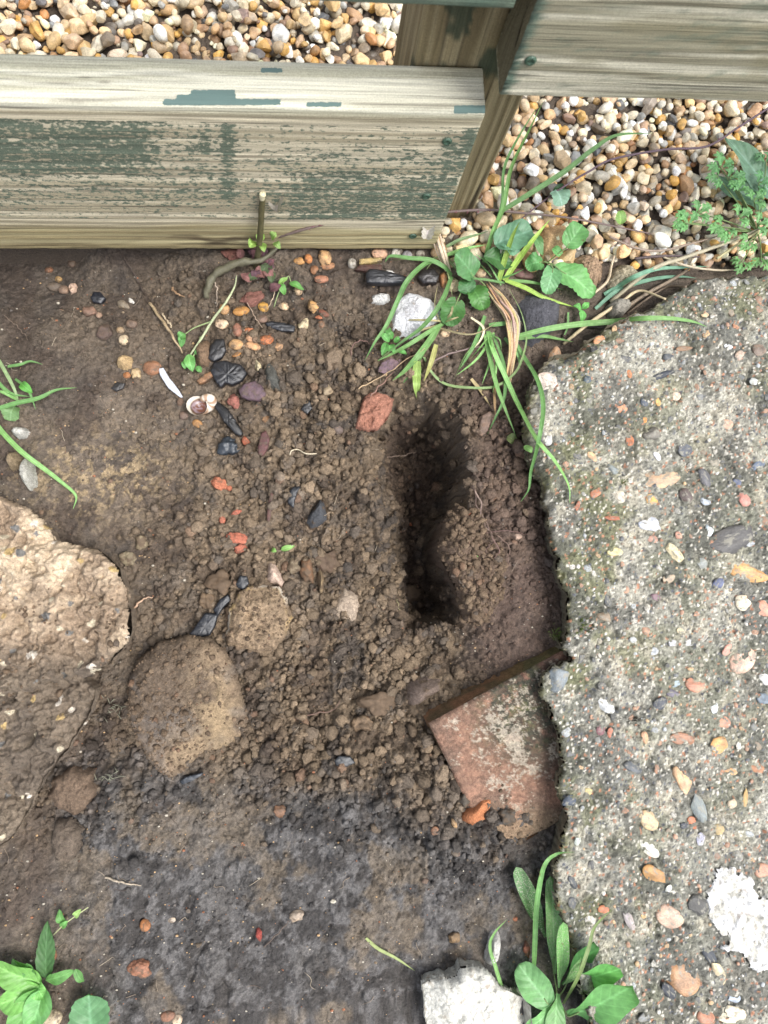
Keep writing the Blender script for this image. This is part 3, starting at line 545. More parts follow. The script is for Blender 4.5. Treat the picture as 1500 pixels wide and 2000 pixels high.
# ------------------------------------------------------------------ timber fence
YF = .391; TH = .042
fence = empty('timber_fence', (.16, .44, 0), 'weathered timber fence of staggered boards on a square post, flaking green paint', 'fence')
def board(name, xa, xb, y0, y1, z0, z1, colf, label, ragged=0.0, step=.0018, rnd=.004, vertical=False, ca=0.0):
    """board with its length along x (or z when vertical); grain ridges run along it"""
    def arc(cx, cy, a0):
        t = np.linspace(a0, a0 + math.pi / 2, 5); return np.stack([cx + rnd * np.cos(t), cy + rnd * np.sin(t)], -1)
    per = np.vstack([arc(y1 - rnd, z0 + rnd, -math.pi / 2), arc(y1 - rnd, z1 - rnd, 0), arc(y0 + rnd, z1 - rnd, math.pi / 2), arc(y0 + rnd, z0 + rnd, math.pi)])
    per = np.vstack([per, per[:1]]); L = np.concatenate([[0], np.cumsum(np.hypot(*np.diff(per, axis=0).T))])
    m = int(L[-1] / .0019); s_ = np.linspace(0, L[-1], m, endpoint=False); cy = np.interp(s_, L, per[:, 0]); cz = np.interp(s_, L, per[:, 1])
    ctr = np.array([(y0 + y1) / 2, (z0 + z1) / 2]); ny = np.clip((cy - ctr[0]) / ((y1 - y0) / 2), -1, 1) ** 5; nz = np.clip((cz - ctr[1]) / ((z1 - z0) / 2), -1, 1) ** 9
    ln = np.hypot(ny, nz) + 1e-6; ny /= ln; nz /= ln
    xs = lin(xa, xb, step); X_, S_ = np.meshgrid(xs, s_, indexing='ij')
    warp = .006 * (fb(X_, S_ * 3, 5, 3, 2) - .5) + .004 * (n2(X_ * 14, S_ * 30, 5) - .5)
    g1 = n2(X_ * 3, (S_ + warp) * 230, 1); g2 = n2(X_ * 7, (S_ + warp) * 620, 3)
    crack = sm(.82, .93, n2(X_ * 2.2, (S_ + warp) * 120, 6)) * sm(.45, .6, n2(X_ * 9, S_ * 20, 4))
    h = .0011 * (g1 - .5) + .0006 * (g2 - .5) - .0022 * crack
    Yv = cy[None] + ny[None] * h; Zv = cz[None] + nz[None] * h
    if ragged: Zv = Zv + np.where(cz < z0 + .012, ragged * (fb(X_, S_ * 0, 60, 3, 1) - .35) * (1 - (cz - z0) / .012), 0)
    col = colf(X_, Yv, Zv, g1, g2, crack); pnt = np.zeros(X_.shape) - 1; tl = np.zeros(X_.shape) - 1
    if isinstance(col, tuple): col, pnt, tl = col
    n_, m_ = X_.shape; v = np.stack([X_, Yv, Zv], -1).reshape(-1, 3)
    i = np.arange(n_ * m_).reshape(n_, m_); j = np.roll(i, -1, 1); f = np.stack([i[:-1], j[:-1], j[1:], i[1:]], -1).reshape(-1, 4)
    # end caps: rings shrinking to the middle
    col = col.reshape(-1, 3); caps_v = []; caps_f = []; caps_c = []
    for e, ring in ((0, i[0]), (1, i[-1])):
        prev = ring; base = v[ring]; c0 = base.mean(0)
        for t in (.97, .8, .5, .02):
            nv = c0 + (base - c0) * t; off = len(v) + sum(len(q_) for q_ in caps_v); nn = np.arange(off, off + m_)
            nv[:, 0] += (rr.random(m_) - .5) * .0012
            caps_v.append(nv); caps_c.append(np.tile(S((118, 110, 82)), (m_, 1)) * (rr.uniform(.75, 1.2, (m_, 1))))
            a_, b_ = prev, nn; fq = np.stack([a_, np.roll(a_, -1), np.roll(b_, -1), b_], -1)
            caps_f.append(fq if e == 1 else fq[:, ::-1]); prev = nn
    v = np.vstack([v] + caps_v); f = np.vstack([f[:, ::-1]] + [q_[:, ::-1] for q_ in caps_f]); col = np.vstack([col] + caps_c)
    if vertical:  # swap x and z
        v = v[:, [2, 1, 0]]; f = f[:, ::-1]
    lv = v - np.array([.16, .44, 0]); pnt = np.concatenate([pnt.ravel(), np.full(len(v) - pnt.size, -1.0)]); tl = np.concatenate([tl.ravel(), np.full(len(v) - tl.size, -1.0)])
    return link(name, mesh(name, lv, f, col, mat=M['wood_upright' if vertical else 'wood'], paint=pnt, teal=tl), fence, label=label)
PALE, GREY, OCH, GREEN = S((205, 198, 168)), S((182, 170, 142)), S((176, 160, 110)), S((58, 78, 68))
def woodbase(g1, g2, crack, c0, c1):
    c = mixc(c0, c1, sm(.3, .7, g1)); c = c * (.82 + .36 * g2)[..., None]; return mixc(c, S((70, 58, 42)), np.clip(crack * .85 + sm(.80, .95, 1 - g2) * .5, 0, 1))
def colA(x, y, z, g1, g2, crack):
    px, py = proj(np.stack([x, np.full_like(x, YF), z], -1)); front = (y < YF + .006)
    c = woodbase(g1, g2, crack, S((218, 206, 174)), S((184, 172, 140)))
    top = sm(.236, .243, z); c = mixc(c, woodbase(g1, g2, crack * .4, S((214, 210, 186)), S((186, 182, 154))), top)
    low = 1 - sm(.045, .06, z + .012 * (n2(x * 12, z * 0, 3) - .5)); lowc = woodbase(g1, g2, crack, S((196, 182, 134)), S((160, 144, 100)))
    stain = np.clip(np.exp(-((px - 420) / 120) ** 2) * np.exp(-((z - .022) / .014) ** 2) * 1.3 + .6 * np.exp(-((px - 120) / 140) ** 2) * np.exp(-((z - .008) / .012) ** 2), 0, 1)
    lowc = mixc(lowc, S((74, 56, 40)), stain * .8 * sm(.35, .6, fb(x, z * 5, 30, 3, 5))); c = mixc(c, lowc, low)
    # flaking green paint, authored on the face
    nz_ = .62 * fb(x, z * 1.5, 110, 4, 3, .72) + .38 * fb(x, z * 4, 30, 3, 5) + .14 * (g1 - .5) + .08 * (g2 - .5)
    def box(a, b, c_, d_, s=30): return sm(a - s, a + s, px) * (1 - sm(b - s, b + s, px)) * sm(c_ - s * .5, c_ + s * .5, py) * (1 - sm(d_ - s * .5, d_ + s * .5, py))
    bias = .16 * box(-400, 300, 222, 340) + .10 * box(-400, 480, 225, 400) + .12 * box(392, 410, 225, 300, 8) + .17 * box(432, 458, 212, 395, 8) + .10 * box(500, 900, 300, 440) + .11 * box(560, 760, 330, 435) + .20 * box(862, 935, 262, 330, 10) + .16 * box(780, 900, 350, 425, 12) + .2 * box(905, 960, 235, 300, 8) + .04
    bias = (bias - .13) * .42 + .038 - 1.2 * (1 - sm(.05, .07, z)) - 1.2 * sm(.226, .236, z) - 2.0 * (1 - front)
    # solid teal flakes on the upper arris
    px, py = proj(np.stack([x, y, z], -1))
    def bx_(a, b, c_, d_): return np.minimum(np.minimum(px - a, b - px) / 10, np.minimum(py - c_, d_ - py) / 7)
    fl = np.maximum.reduce([bx_(372, 460, 175, 202), bx_(345, 460, 184, 202), bx_(318, 548, 193, 206), bx_(598, 668, 199, 209), bx_(886, 985, 205, 222), bx_(508, 553, 132, 142)])
    return c, bias, np.clip(fl, -.7, 1)
bA = board('board', -.80, .165, YF, YF + TH, 0.0, .248, colA, 'lower board with flaking dark green paint', .004, step=.0026)
def colB(x, y, z, g1, g2, crack):
    c = woodbase(g1, g2, crack, S((212, 206, 180)), S((158, 152, 124))); c = mixc(c, S((140, 132, 96)), .5 * sm(.55, .7, fb(x, z * 4, 12, 3, 2)))
    nz_ = fb(x * .7, z * 2.2, 60, 4, 5, .6); pm = sm(.52, .70, .6 * nz_ + .4 * fb(x, z * 2, 160, 4, 2, .7) + .10 * sm(.30, .37, z) * sm(.2, .34, x) - .03) * .45 + .9 * (1 - sm(.174, .180, x + .008 * (g2 - .5)))
    return mixc(c, S((96, 118, 100)), np.clip(pm, 0, 1) * (y < YF + .008))
bB = board('board', .170, 1.0, YF - .004, YF + TH - .004, .272, .50, colB, 'upper board, bare and silvery with faint green paint', .002, step=.0045)
bC = board('board', -.45, .157, YF, YF + TH, .354, .56, colB, None, .001, step=.008)
def colP(x, y, z, g1, g2, crack):
    c = woodbase(g1, g2, crack, S((168, 152, 112)), S((132, 116, 80))); c = c * .92
    # here x is the height and z the width of the upright post
    pm = sm(.50, .56, fb(x, z, 45, 4, 2) + .16 * sm(.15, .19, z) * sm(.2, .26, x) - .04) * sm(.22, .24, x) * (y < YF + TH + .01)
    return mixc(c, S((54, 70, 52)), pm * .85)
post = board('post', -.12, .80, YF + TH + .001, YF + TH + .088, .106, .214, colP, None, 0, step=.006, vertical=True)
def screw(px, py, parent, yy):
    p = PY(px, py, yy) ; r_ = .0046
    u = np.linspace(0, 2 * math.pi, 20, endpoint=False); rings = [(1.0, 0.0), (1.0, .0008), (.85, .0016), (.55, .0020), (.5, .0012), (.0, .0010)]
    v = []
    for (k_, h_) in rings:
        for t in u:
            cross = 1.0 if k_ not in (.5,) else (.55 + .45 * abs(math.cos(2 * t)))
            v.append((math.cos(t) * r_ * k_ * cross, -h_ - .0003, math.sin(t) * r_ * k_ * cross))
    n_ = len(u); i = np.arange(len(rings) * n_).reshape(-1, n_); j = np.roll(i, -1, 1); f = np.stack([i[:-1], i[1:], j[1:], j[:-1]], -1).reshape(-1, 4)
    v = np.array(v) + np.array([p[0] - .16, yy - .44, p[2]])
    link('screw', mesh('screw', v, f[:, ::-1], mat=M['metal_paint']), parent)
for q_ in ((873, 275), (833, 382), (806, 460)): screw(*q_, bA, YF)
screw(1036, 117, bB, YF - .004)

# ------------------------------------------------------------------ gravel bed
GP = [((220,188,142),18),((238,224,196),18),((246,242,232),13),((202,166,128),12),((180,142,110),7),((222,172,94),9),((166,162,154),8),((126,116,108),6),((200,190,168),12),((220,192,156),10),((150,120,104),3),((104,104,106),3),((198,140,96),3)]
gw = np.array([q_[1] for q_ in GP], float); gw /= gw.sum()
def gcol(r): return np.clip(np.array(GP[r.choice(len(GP), p=gw)][0]) * r.uniform(.88, 1.12) + r.normal(0, 1) * np.array([5, 1, -6]) + np.array([2, 2, -2]), 20, 250)
gr_poly = PA([(-560,455),(-200,455),(300,455),(640,455),(800,470),(850,505),(900,520),(985,500),(1060,520),(1130,540),(1230,560),(1300,545),(1390,525),(1500,505),(1700,480)], -.01)
gr_poly = np.vstack([gr_poly[:, :2], [[1.1, .45], [1.1, 1.0], [-.75, 1.0], [-.75, .41]]])
SH = []
rg = np.random.default_rng(31)
for k in range(40):
    rnd_ = k % 4 == 0; v = stoneshape(2, rg, .15 if rnd_ else rg.uniform(.6, 1), .16 if rnd_ else .34, rg.uniform(.45, .8), cuts=3 if rnd_ else int(rg.integers(8, 15))); v[:, 1] *= rg.uniform(.75, 1)
    SH.append((v, rnd_, mesh('pebble', v, ICO[2][1], smooth=rnd_ or k % 5 == 4, mat=M['pebble'])))
SHL = [stoneshape(1, rg, .5, .15, .7) for _ in range(16)]
hx0, hy0, hs = -.42, .36, .002; HM = np.full((int(1.2 / hs), int(.5 / hs)), -.012)
pebs = []
def drop(x, y, L, layer):
    k = rg.integers(len(SH)); v = SH[k][0]; Rm = rotm(rg, .28); vv = (v * L / 2) @ Rm.T; ex = np.ptp(vv, axis=0) / 2
    i0 = int((x - ex[0] - hx0) / hs); i1 = int((x + ex[0] - hx0) / hs) + 1; j0 = int((y - ex[1] - hy0) / hs); j1 = int((y + ex[1] - hy0) / hs) + 1
    if i0 < 1 or j0 < 1 or i1 >= HM.shape[0] - 1 or j1 >= HM.shape[1] - 1: return None
    P_ = HM[i0:i1, j0:j1]; X_ = (np.arange(i0, i1) * hs + hx0 - x)[:, None] / ex[0]; Y_ = (np.arange(j0, j1) * hs + hy0 - y)[None] / ex[1]
    D = 1 - X_ ** 2 - Y_ ** 2; inside = D > 0
    if not inside.any(): return None
    sq = np.sqrt(np.clip(D, 0, 1)); z = np.percentile((P_ + ex[2] * sq)[inside], 72) - .05 * ex[2]
    return k, Rm, ex, (i0, i1, j0, j1), sq, inside, z
while len(pebs) < 6300:
    best = None
    for _ in range(3):
        x = rg.uniform(-.40, .74); y = rg.uniform(.375, .82)
        i = int((x - hx0) / hs); j = int((y - hy0) / hs); h_ = HM[min(i, HM.shape[0] - 1), min(j, HM.shape[1] - 1)]
        if best is None or h_ < best[2]: best = (x, y, h_)
    x, y, h_ = best
    e = float(sdf(np.array([x]), np.array([y]), gr_poly)[0])
    if e < -.004 or (e < .02 and h_ > -.004): continue
    if .10 < x < .22 and .43 < y < .525: continue       # the post stands here
    if abs(y - .412) < .03 and x < .17: continue      # the lower board stands here
    L = float(np.clip(rg.lognormal(math.log(.0128), .34), .006, .028))
    dd_ = drop(x, y, L, 0)
    if dd_ is None: continue
    k, Rm, ex, (i0, i1, j0, j1), sq, ins, z = dd_
    if z > .012: continue
    P_ = HM[i0:i1, j0:j1]; P_[ins] = np.maximum(P_, z + ex[2] * sq)[ins]
    pebs.append([x, y, z, L, k, Rm, ex])
pos = np.array([[p[0], p[1], p[2] + p[6][2] * .8] for p in pebs]); ppx, ppy = proj(pos)
vis = []
for n_, p in enumerate(pebs):
    top = HM[int((p[0] - hx0) / hs), int((p[1] - hy0) / hs)]
    a, b = ppx[n_], ppy[n_]
    hid = (b < 195 and a > 950) or (120 < b < 490 and a < 965 - .5 * (b - 215)) or (740 < a < 1035 and b < 190) or (b < 410 and 0 < 1030 - .42 * (b - 180) - a < 150)
    if -5 < a < 1505 and -5 < b < 620 and not hid and top < pos[n_, 2] + .0035: vis.append((p[3], n_))
vis.sort(reverse=True); single = set(n_ for _, n_ in vis[:296])
bedv = np.array([[x, y, 0] for x in np.linspace(-.6, 1.05, 60) for y in np.linspace(.395, .98, 30)])
e = sdf(bedv[:, 0], bedv[:, 1], gr_poly); bedv[:, 2] = -.0105 + .004 * (fb(bedv[:, 0], bedv[:, 1], 60, 2, 1) - .5) - .12 * (1 - sm(-.02, .006, e))
bed = link('gravel_bed', mesh('gravel_bed', bedv, gridfaces(60, 30), np.tile(S((84, 72, 60)), (len(bedv), 1)), mat=M['soil']),
           label='bed of mixed tan and white pea gravel around the fence post', kind='structure')
mass = []; msm = []
for n_, p in enumerate(pebs):
    c = S(gcol(rg))
    if n_ in single:
        o = link('pebble', SH[p[4]][2], bed, (p[0], p[1], p[2]), color=c); mm = Matrix([list(map(float, r_)) for r_ in p[5]]).to_4x4(); mm.translation = Vector(p[:3])
        o.matrix_local = mm @ Matrix.Scale(p[3] / 2, 4)
    else:
        a, b = ppx[n_], ppy[n_]
        if -40 < a < 1560 and -40 < b and p[2] > -.008 and p[3] > .0165: v, f = SH[p[4]][0], ICO[2][1]
        else: v, f = SHL[p[4] % 16], ICO[1][1]
        msm.append(np.full(len(f), SH[p[4]][1] or p[4] % 5 == 4)); mass.append(((v * p[3] / 2) @ p[5].T + np.array(p[:3]), f, np.tile(c, (len(v), 1))))
for _ in range(5200):      # the bed goes on beyond the picture
    x, y = rg.uniform(-.62, 1.08), rg.uniform(.44, 1.0)
    if (-.41 < x < .75 and y < .83) or float(sdf(np.array([x]), np.array([y]), gr_poly)[0]) < 0: continue
    L = rg.uniform(.010, .024); v = ICO[0][0] * np.array([1, .8, .6]) * (1 + .3 * (rg.random((12, 1)) - .5)); f = ICO[0][1]; mass.append(((v * L / 2) @ rotm(rg, .3).T + np.array([x, y, rg.uniform(-.010, .003)]), f, np.tile(S(gcol(rg)), (12, 1)))); msm.append(np.full(20, True))
v, f, c = joinm(mass); link('gravel', mesh('gravel', v, f, c, smooth=np.concatenate(msm), mat=M['pebble_bits']), bed, kind='stuff')

# ------------------------------------------------------------------ rocks from outlines
EXCL = []   # discs kept clear of loose crumbs
def rock(name, label, cat, poly, ztop, zbot, colf, p=3.0, nth=96, nr=36, disp=.004, fine=.0012, facets=0, seed=1, mat=None, dirty=0.0, tilt=(0, 0), crumbly=0.0, smooth=True, group=None, zref=None):
    W = PA(poly, ztop if zref is None else zref)[:, :2]; c = W.mean(0); r_ = np.random.default_rng(seed)
    Q = np.vstack([W, W[:1]]); dens = np.vstack([Q[i] + (Q[i + 1] - Q[i]) * t for i in range(len(W)) for t in np.linspace(0, 1, 9)[:-1]]) - c
    an = np.arctan2(dens[:, 1], dens[:, 0]); o_ = np.argsort(an); an = an[o_]; rad = np.hypot(dens[:, 0], dens[:, 1])[o_]
    th = np.linspace(-math.pi, math.pi, nth, endpoint=False); Rr = np.interp(th, an, rad, period=2 * math.pi)
    s_ = np.concatenate([np.linspace(.02, 1, nr) ** .8, [1.015, .99, .9]]); kz = np.concatenate([np.ones(nr), [0, 0, 0]])
    X_ = c[0] + np.cos(th)[None] * Rr[None] * s_[:, None]; Y_ = c[1] + np.sin(th)[None] * Rr[None] * s_[:, None]
    size = rad.mean(); hgt = ztop - zbot
    Z_ = ztop - hgt * .75 * np.clip(s_, 0, 1)[:, None] ** p * np.ones_like(X_)
    Z_ = Z_ + (tilt[0] * (X_ - c[0]) + tilt[1] * (Y_ - c[1]))
    for _ in range(facets):
        a = r_.uniform(0, 2 * math.pi); sl_ = r_.uniform(.15, .9); off = r_.uniform(.1, .6) * size
        pl = ztop + r_.uniform(-.1, .15) * hgt - sl_ * ((X_ - c[0]) * math.cos(a) + (Y_ - c[1]) * math.sin(a) - off * .6); Z_ = np.minimum(Z_, pl)
    K_ = (1 - np.clip(s_, 0, 1) ** 8)[:, None]
    Z_ = Z_ + disp * (fb(X_, Y_, 2.2 / size, 4, seed) - .5) * (.3 + .7 * K_) + 1.8 * fine * (fb(X_, Y_, 330, 3, seed + 1, .65) - .5)
    Z_ = Z_ + min(disp, .008) * .35 * (fb(X_, Y_, 9 / size, 4, seed + 3, .65) - .5)
    if crumbly:
        d0, i0 = dome(X_, Y_, 62, seed + 1); d1, i1 = dome(X_, Y_, 120, seed); d2, i2 = dome(X_, Y_, 250, seed + 2); Z_ = Z_ + crumbly * (.30 * d0 * (i0 > .5) * min(1, size / .05) + .6 * d1 * (i1 > .3) + .8 * d2)
    wob = 1 + fine * 2.5 / size * (fb(np.cos(th) * 3 + 9, np.sin(th) * 3 + 9, 6, 3, seed) - .5); X_ = c[0] + (X_ - c[0]) * wob; Y_ = c[1] + (Y_ - c[1]) * wob
    for k_, (zz_) in zip((-3, -2, -1), (.9, .5, .0)): Z_[k_] = zbot - .01 + (Z_[nr - 1] - zbot) * zz_ * .8
    v = np.stack([X_, Y_, Z_], -1).reshape(-1, 3); n_ = len(s_)
    i = np.arange(n_ * nth).reshape(n_, nth); j = np.roll(i, -1, 1); f = np.stack([i[:-1], i[1:], j[1:], j[:-1]], -1).reshape(-1, 4)
    cv = np.array([[c[0], c[1], Z_[0].mean()]]); v = np.vstack([v, cv]); k0 = n_ * nth
    tri = np.vstack([f[:, [0, 1, 2]], f[:, [0, 2, 3]], np.stack([np.full(nth, k0), i[0], j[0]], -1)])
    S_ = np.concatenate([np.repeat(np.clip(s_, 0, 1), nth), [0]])
    col = colf(v, S_) if callable(colf) else np.tile(S(colf), (len(v), 1)) * (.6 + .8 * fb3(v, 130, 4, seed))[:, None]
    if dirty: col = mixc(col, S((98, 80, 62)), np.clip(sm(.62 - .3 * dirty, .72 - .3 * dirty, fb3(v, 110, 3, seed + 2) + .25 * sm(.75, 1, S_)), 0, 1))
    lv, org = local(v); org0 = np.array([c[0], c[1], zbot]); lv = v - org0
    o = link(name, mesh(name, lv, tri, col, smooth=smooth, mat=mat or M['rock']), None, tuple(org0), label, cat, group)
    EXCL.append((c[0], c[1], W)); return o
def rock2(name, label, cat, poly, ztop, zbot, colf, er=.02, disp=.01, fine=.002, seed=1, mat=None, crumbly=0.0, tilt=(0, 0), facets=0, step=.0011, cell=26.0, jag=.005):
    """big stone as a dense sheet over its outline: rounded rim, lumps, chips and pits, sides going down into the soil"""
    W = PA(poly, ztop)[:, :2]; r_ = np.random.default_rng(seed); c = W.mean(0); xs = lin(W[:, 0].min() - .008, W[:, 0].max() + .008, step); ys = lin(W[:, 1].min() - .008, W[:, 1].max() + .008, step)
    X_, Y_ = np.meshgrid(xs, ys, indexing='ij'); d = sdf(X_, Y_, W) + jag * 1.6 * (fb(X_, Y_, 60, 4, seed, .6) - .5); hgt = ztop - zbot
    t = np.clip(d / er, 0, 1); Z_ = ztop - min(hgt * .6, er * 1.1) * (1 - np.sqrt(1 - (1 - t) ** 2)) + tilt[0] * (X_ - c[0]) + tilt[1] * (Y_ - c[1])
    for _ in range(facets):
        a = r_.uniform(0, 6.28); sl_ = r_.uniform(.2, .8); off = r_.uniform(.2, .7) * np.ptp(W, axis=0).mean() * .5
        Z_ = np.minimum(Z_, ztop + .1 * hgt - sl_ * ((X_ - c[0]) * math.cos(a) + (Y_ - c[1]) * math.sin(a) - off))
    Z_ = Z_ + disp * (fb(X_, Y_, 24, 4, seed, .55) - .5) + fine * (fb(X_, Y_, 260, 3, seed + 1) - .5) + fine * 1.5 * (fb(X_, Y_, 110, 3, seed + 2) - .5)
    w2, i2 = worley(X_ + .012 * fb(X_, Y_, 70, 3, 3), Y_ + .012 * fb(X_, Y_, 70, 3, 4), cell, seed); Z_ = Z_ + disp * .35 * (i2 - .5) * (1 - sm(.35, .6, w2))
    if 'concrete' in name:
        pxs, pys = proj(np.stack([X_, Y_, 0 * X_], -1)); Z_ = Z_ - .013 * sm(0, 14, pys - 1318 + .28 * (pxs - 120) + 60 * (fb(X_, Y_, 40, 4, 2, .6) - .5)) - .007 * sm(0, 10, 1085 - pys + .2 * pxs - 70 * fb(X_, Y_, 30, 3, 6))
    if 'block' not in name: Z_ = Z_ - .004 * sm(.62, .78, fb(X_, Y_, 75, 3, seed + 4)) * min(1, disp / .008)
    if 'concrete' in name: Z_ = Z_ - .0055 * sm(.55, .72, w2)
    if crumbly:
        xx_ = X_ + .006 * (fb(X_, Y_, 130, 3, 6) - .5); yy_ = Y_ + .006 * (fb(X_, Y_, 130, 3, 7) - .5); d0, i0 = dome(xx_, yy_, 55, seed + 1); d1, i1 = dome(xx_, yy_, 110, seed); d2, i2 = dome(xx_, yy_, 250, seed + 2); Z_ = Z_ + crumbly * (.45 * d0 * (i0 > .35) + .6 * d1 * (i1 > .3) + .8 * d2)
    Z_ = np.where(d > 0, Z_, Z_ - np.clip(-d * 4, 0, .03)); keep = d > -.0013; idx = -np.ones(X_.shape, int); idx[keep] = np.arange(keep.sum()); q = idx.ravel()[gridfaces(len(xs), len(ys))]; q = q[(q >= 0).all(1)]
    v = np.stack([X_, Y_, Z_], -1)[keep]; s_ = 1 - np.clip(d[keep] / (.25 * np.ptp(W, axis=0).mean()), 0, 1); col = colf(v, s_) if callable(colf) else np.tile(S(colf), (len(v), 1)) * (.65 + .7 * fb3(v, 140, 4, seed))[:, None]
    # flank: inset rings down into the soil
    Q = np.vstack([W, W[:1]]); dn = np.vstack([Q[i] + (Q[i + 1] - Q[i]) * t_ for i in range(len(W)) for t_ in np.linspace(0, 1, 13)[:-1]]); tg_ = np.roll(dn, -1, 0) - np.roll(dn, 1, 0); nn_ = np.stack([tg_[:, 1], -tg_[:, 0]], -1); nn_ /= np.linalg.norm(nn_, axis=1)[:, None] + 1e-9; nn_ *= np.sign(sdf(dn[:1, 0] + nn_[:1, 0] * .002, dn[:1, 1] + nn_[:1, 1] * .002, W)[0]); jg_ = jag * 1.6 * (fb(dn[:, 0], dn[:, 1], 60, 4, seed, .6) - .5); z0 = ztop - min(hgt * .6, er * 1.1) - .004; rows = []
    for k_, (sh_, zf) in enumerate(((-.0006, 0.0), (.003, .35), (.004, .7), (.006, 1.0))):
        rows.append(np.column_stack([dn + nn_ * (sh_ - jg_ + (k_ > 0) * .003 * (fb(dn[:, 0] + k_ * .02, dn[:, 1], 120, 3, k_) - .5))[:, None], z0 + .003 * (k_ == 0) + (zbot - .01 - z0) * zf + 0 * dn[:, 0]]))
    rows = np.vstack(rows); i = np.arange(len(rows)).reshape(4, -1); j = np.roll(i, -1, 1); q = np.vstack([q, np.stack([i[:-1], j[:-1], j[1:], i[1:]], -1).reshape(-1, 4) + len(v)]); rc_ = (col.mean(0) * .8)[None] * (.7 + .6 * n2(rows[:, 0] * 300, rows[:, 1] * 300 + rows[:, 2] * 200, 2))[:, None]
    v = np.vstack([v, rows]); col = np.vstack([col, rc_])
    org = np.array([c[0], c[1], zbot]); EXCL.append((c[0], c[1], W)); return link(name, mesh(name, v - org, q, col, mat=mat or M['rock']), None, tuple(org), label, cat)
def cLeft(v, s):
    s = s * .6
    px, py = proj(v); a = fb(v[:, 0], v[:, 1], 22, 4, 3); c = mixc(S((214, 190, 158)), S((164, 140, 114)), sm(.3, .7, a))
    lower = sm(1230, 1340, py + 40 * (a - .5)); c = mixc(c, S((116, 102, 86)), lower * .9); c = mixc(c, S((104, 92, 80)), .75 * sm(.5, .62, fb(v[:, 0], v[:, 1], 40, 4, 6)) * (.25 + .75 * lower))
    edge = sm(.82, 1, s); c = mixc(c, S((172, 168, 146)), edge * .6 * sm(.4, .6, fb(v[:, 0], v[:, 1], 60, 3, 1)))
    w_, i_ = worley(v[:, 0] + .004 * n2(v[:, 0] * 200, v[:, 1] * 200, 4), v[:, 1] + .004 * n2(v[:, 0] * 200, v[:, 1] * 200, 5), 75, 2); k_ = w_ < .04 + .33 * n2(v[:, 0] * 60, v[:, 1] * 60, 1)
    for lo_, hi_, cc in ((.9, 1, (214, 200, 170)), (.82, .9, (128, 126, 122)), (.75, .82, (196, 166, 108)), (0, .06, (226, 214, 196))): c = np.where((k_ & (i_ > lo_) & (i_ <= hi_))[:, None], S(cc), c)
    return c * (.8 + .4 * n2(v[:, 0] * 400, v[:, 1] * 400, 3))[:, None]
rock2('concrete_lump', 'large broken lump of tan old concrete half buried at the left edge', 'concrete lump', [(-160,985),(-60,975),(0,970),(35,985),(62,1004),(92,1030),(100,1054),(132,1064),(182,1074),(205,1090),(228,1108),(243,1150),(250,1190),(250,1235),(232,1268),(215,1290),(176,1315),(160,1330),(176,1352),(172,1392),(150,1425),(120,1470),(76,1528),(48,1580),(10,1648),(-80,1700),(-200,1700)],
     -.006, -.07, cLeft, er=.009, disp=.026, fine=.0045, seed=4, crumbly=1.4, cell=42.0)
def cBoulder(v, s):
    px, py = proj(v); a = fb(v[:, 0], v[:, 1], 30, 4, 3)
    c = mixc(S((140, 118, 94)), S((106, 90, 74)), sm(.35, .65, a)); tan = np.exp(-(((px - 425 + (py - 1400) * -.15) / 42) ** 2 + ((py - 1400) / 105) ** 2)) + .5 * np.exp(-(((px - 350) / 60) ** 2 + ((py - 1465) / 40) ** 2))
    c = mixc(c, S((160, 136, 102)), np.clip(tan * .9, 0, 1) * sm(.3, .5, fb(v[:, 0], v[:, 1], 55, 4, 5))); c = mixc(c, S((112, 110, 110)), .3 * sm(.6, .75, fb(v[:, 0], v[:, 1], 34, 3, 1)))
    return c * (.82 + .36 * n2(v[:, 0] * 420, v[:, 1] * 420, 3))[:, None]
rock2('sandstone_block', 'rounded tan sandstone caked in soil, biggest stone beside the concrete lump', 'stone', [(262,1292),(305,1258),(362,1243),(402,1248),(432,1272),(452,1305),(466,1352),(486,1405),(484,1440),(462,1462),(430,1468),(395,1474),(368,1498),(338,1528),(305,1520),(280,1490),(258,1448),(243,1395),(240,1335)],
     -.023, -.075, cBoulder, er=.020, disp=.012, fine=.0016, facets=3, seed=9, crumbly=.3, jag=.003)
def cStone2(v, s):
    px, py = proj(v); c = mixc(S((170, 144, 112)), S((120, 100, 80)), fb(v[:, 0], v[:, 1], 50, 3, 2)); rim = sm(.72, .95, s) * sm(1245, 1200, py)
    c = mixc(c, S((196, 164, 110)), rim * sm(.4, .55, fb(v[:, 0], v[:, 1], 120, 3, 3))); c = mixc(c, S((222, 208, 186)), sm(.8, .95, s) * np.clip(sm(490, 520, px) * sm(1190, 1160, py) + sm(475, 455, px) * sm(1190, 1200, py) * sm(1250, 1230, py), 0, 1))
    return c * (.8 + .4 * n2(v[:, 0] * 400, v[:, 1] * 400, 3))[:, None]
rock2('flint_nodule', 'earth-coated flint with a chipped white rim, just above the big sandstone', 'stone', [(436,1238),(446,1198),(462,1160),(482,1145),(512,1141),(545,1146),(560,1170),(566,1208),(560,1240),(534,1268),(505,1280),(468,1272),(440,1262)], -.038, -.085, cStone2, er=.018, disp=.008, seed=12, crumbly=.6, facets=2)
rock('pale_stone', 'pale pinkish-buff stone lying alone on the brown crumbs', 'stone', [(645,1196),(654,1166),(671,1145),(690,1150),(703,1160),(707,1182),(698,1220),(684,1226),(662,1214)], -.060, -.088, (178, 158, 136), p=3.5, nth=80, nr=26, disp=.003, facets=3, seed=15, dirty=.25)
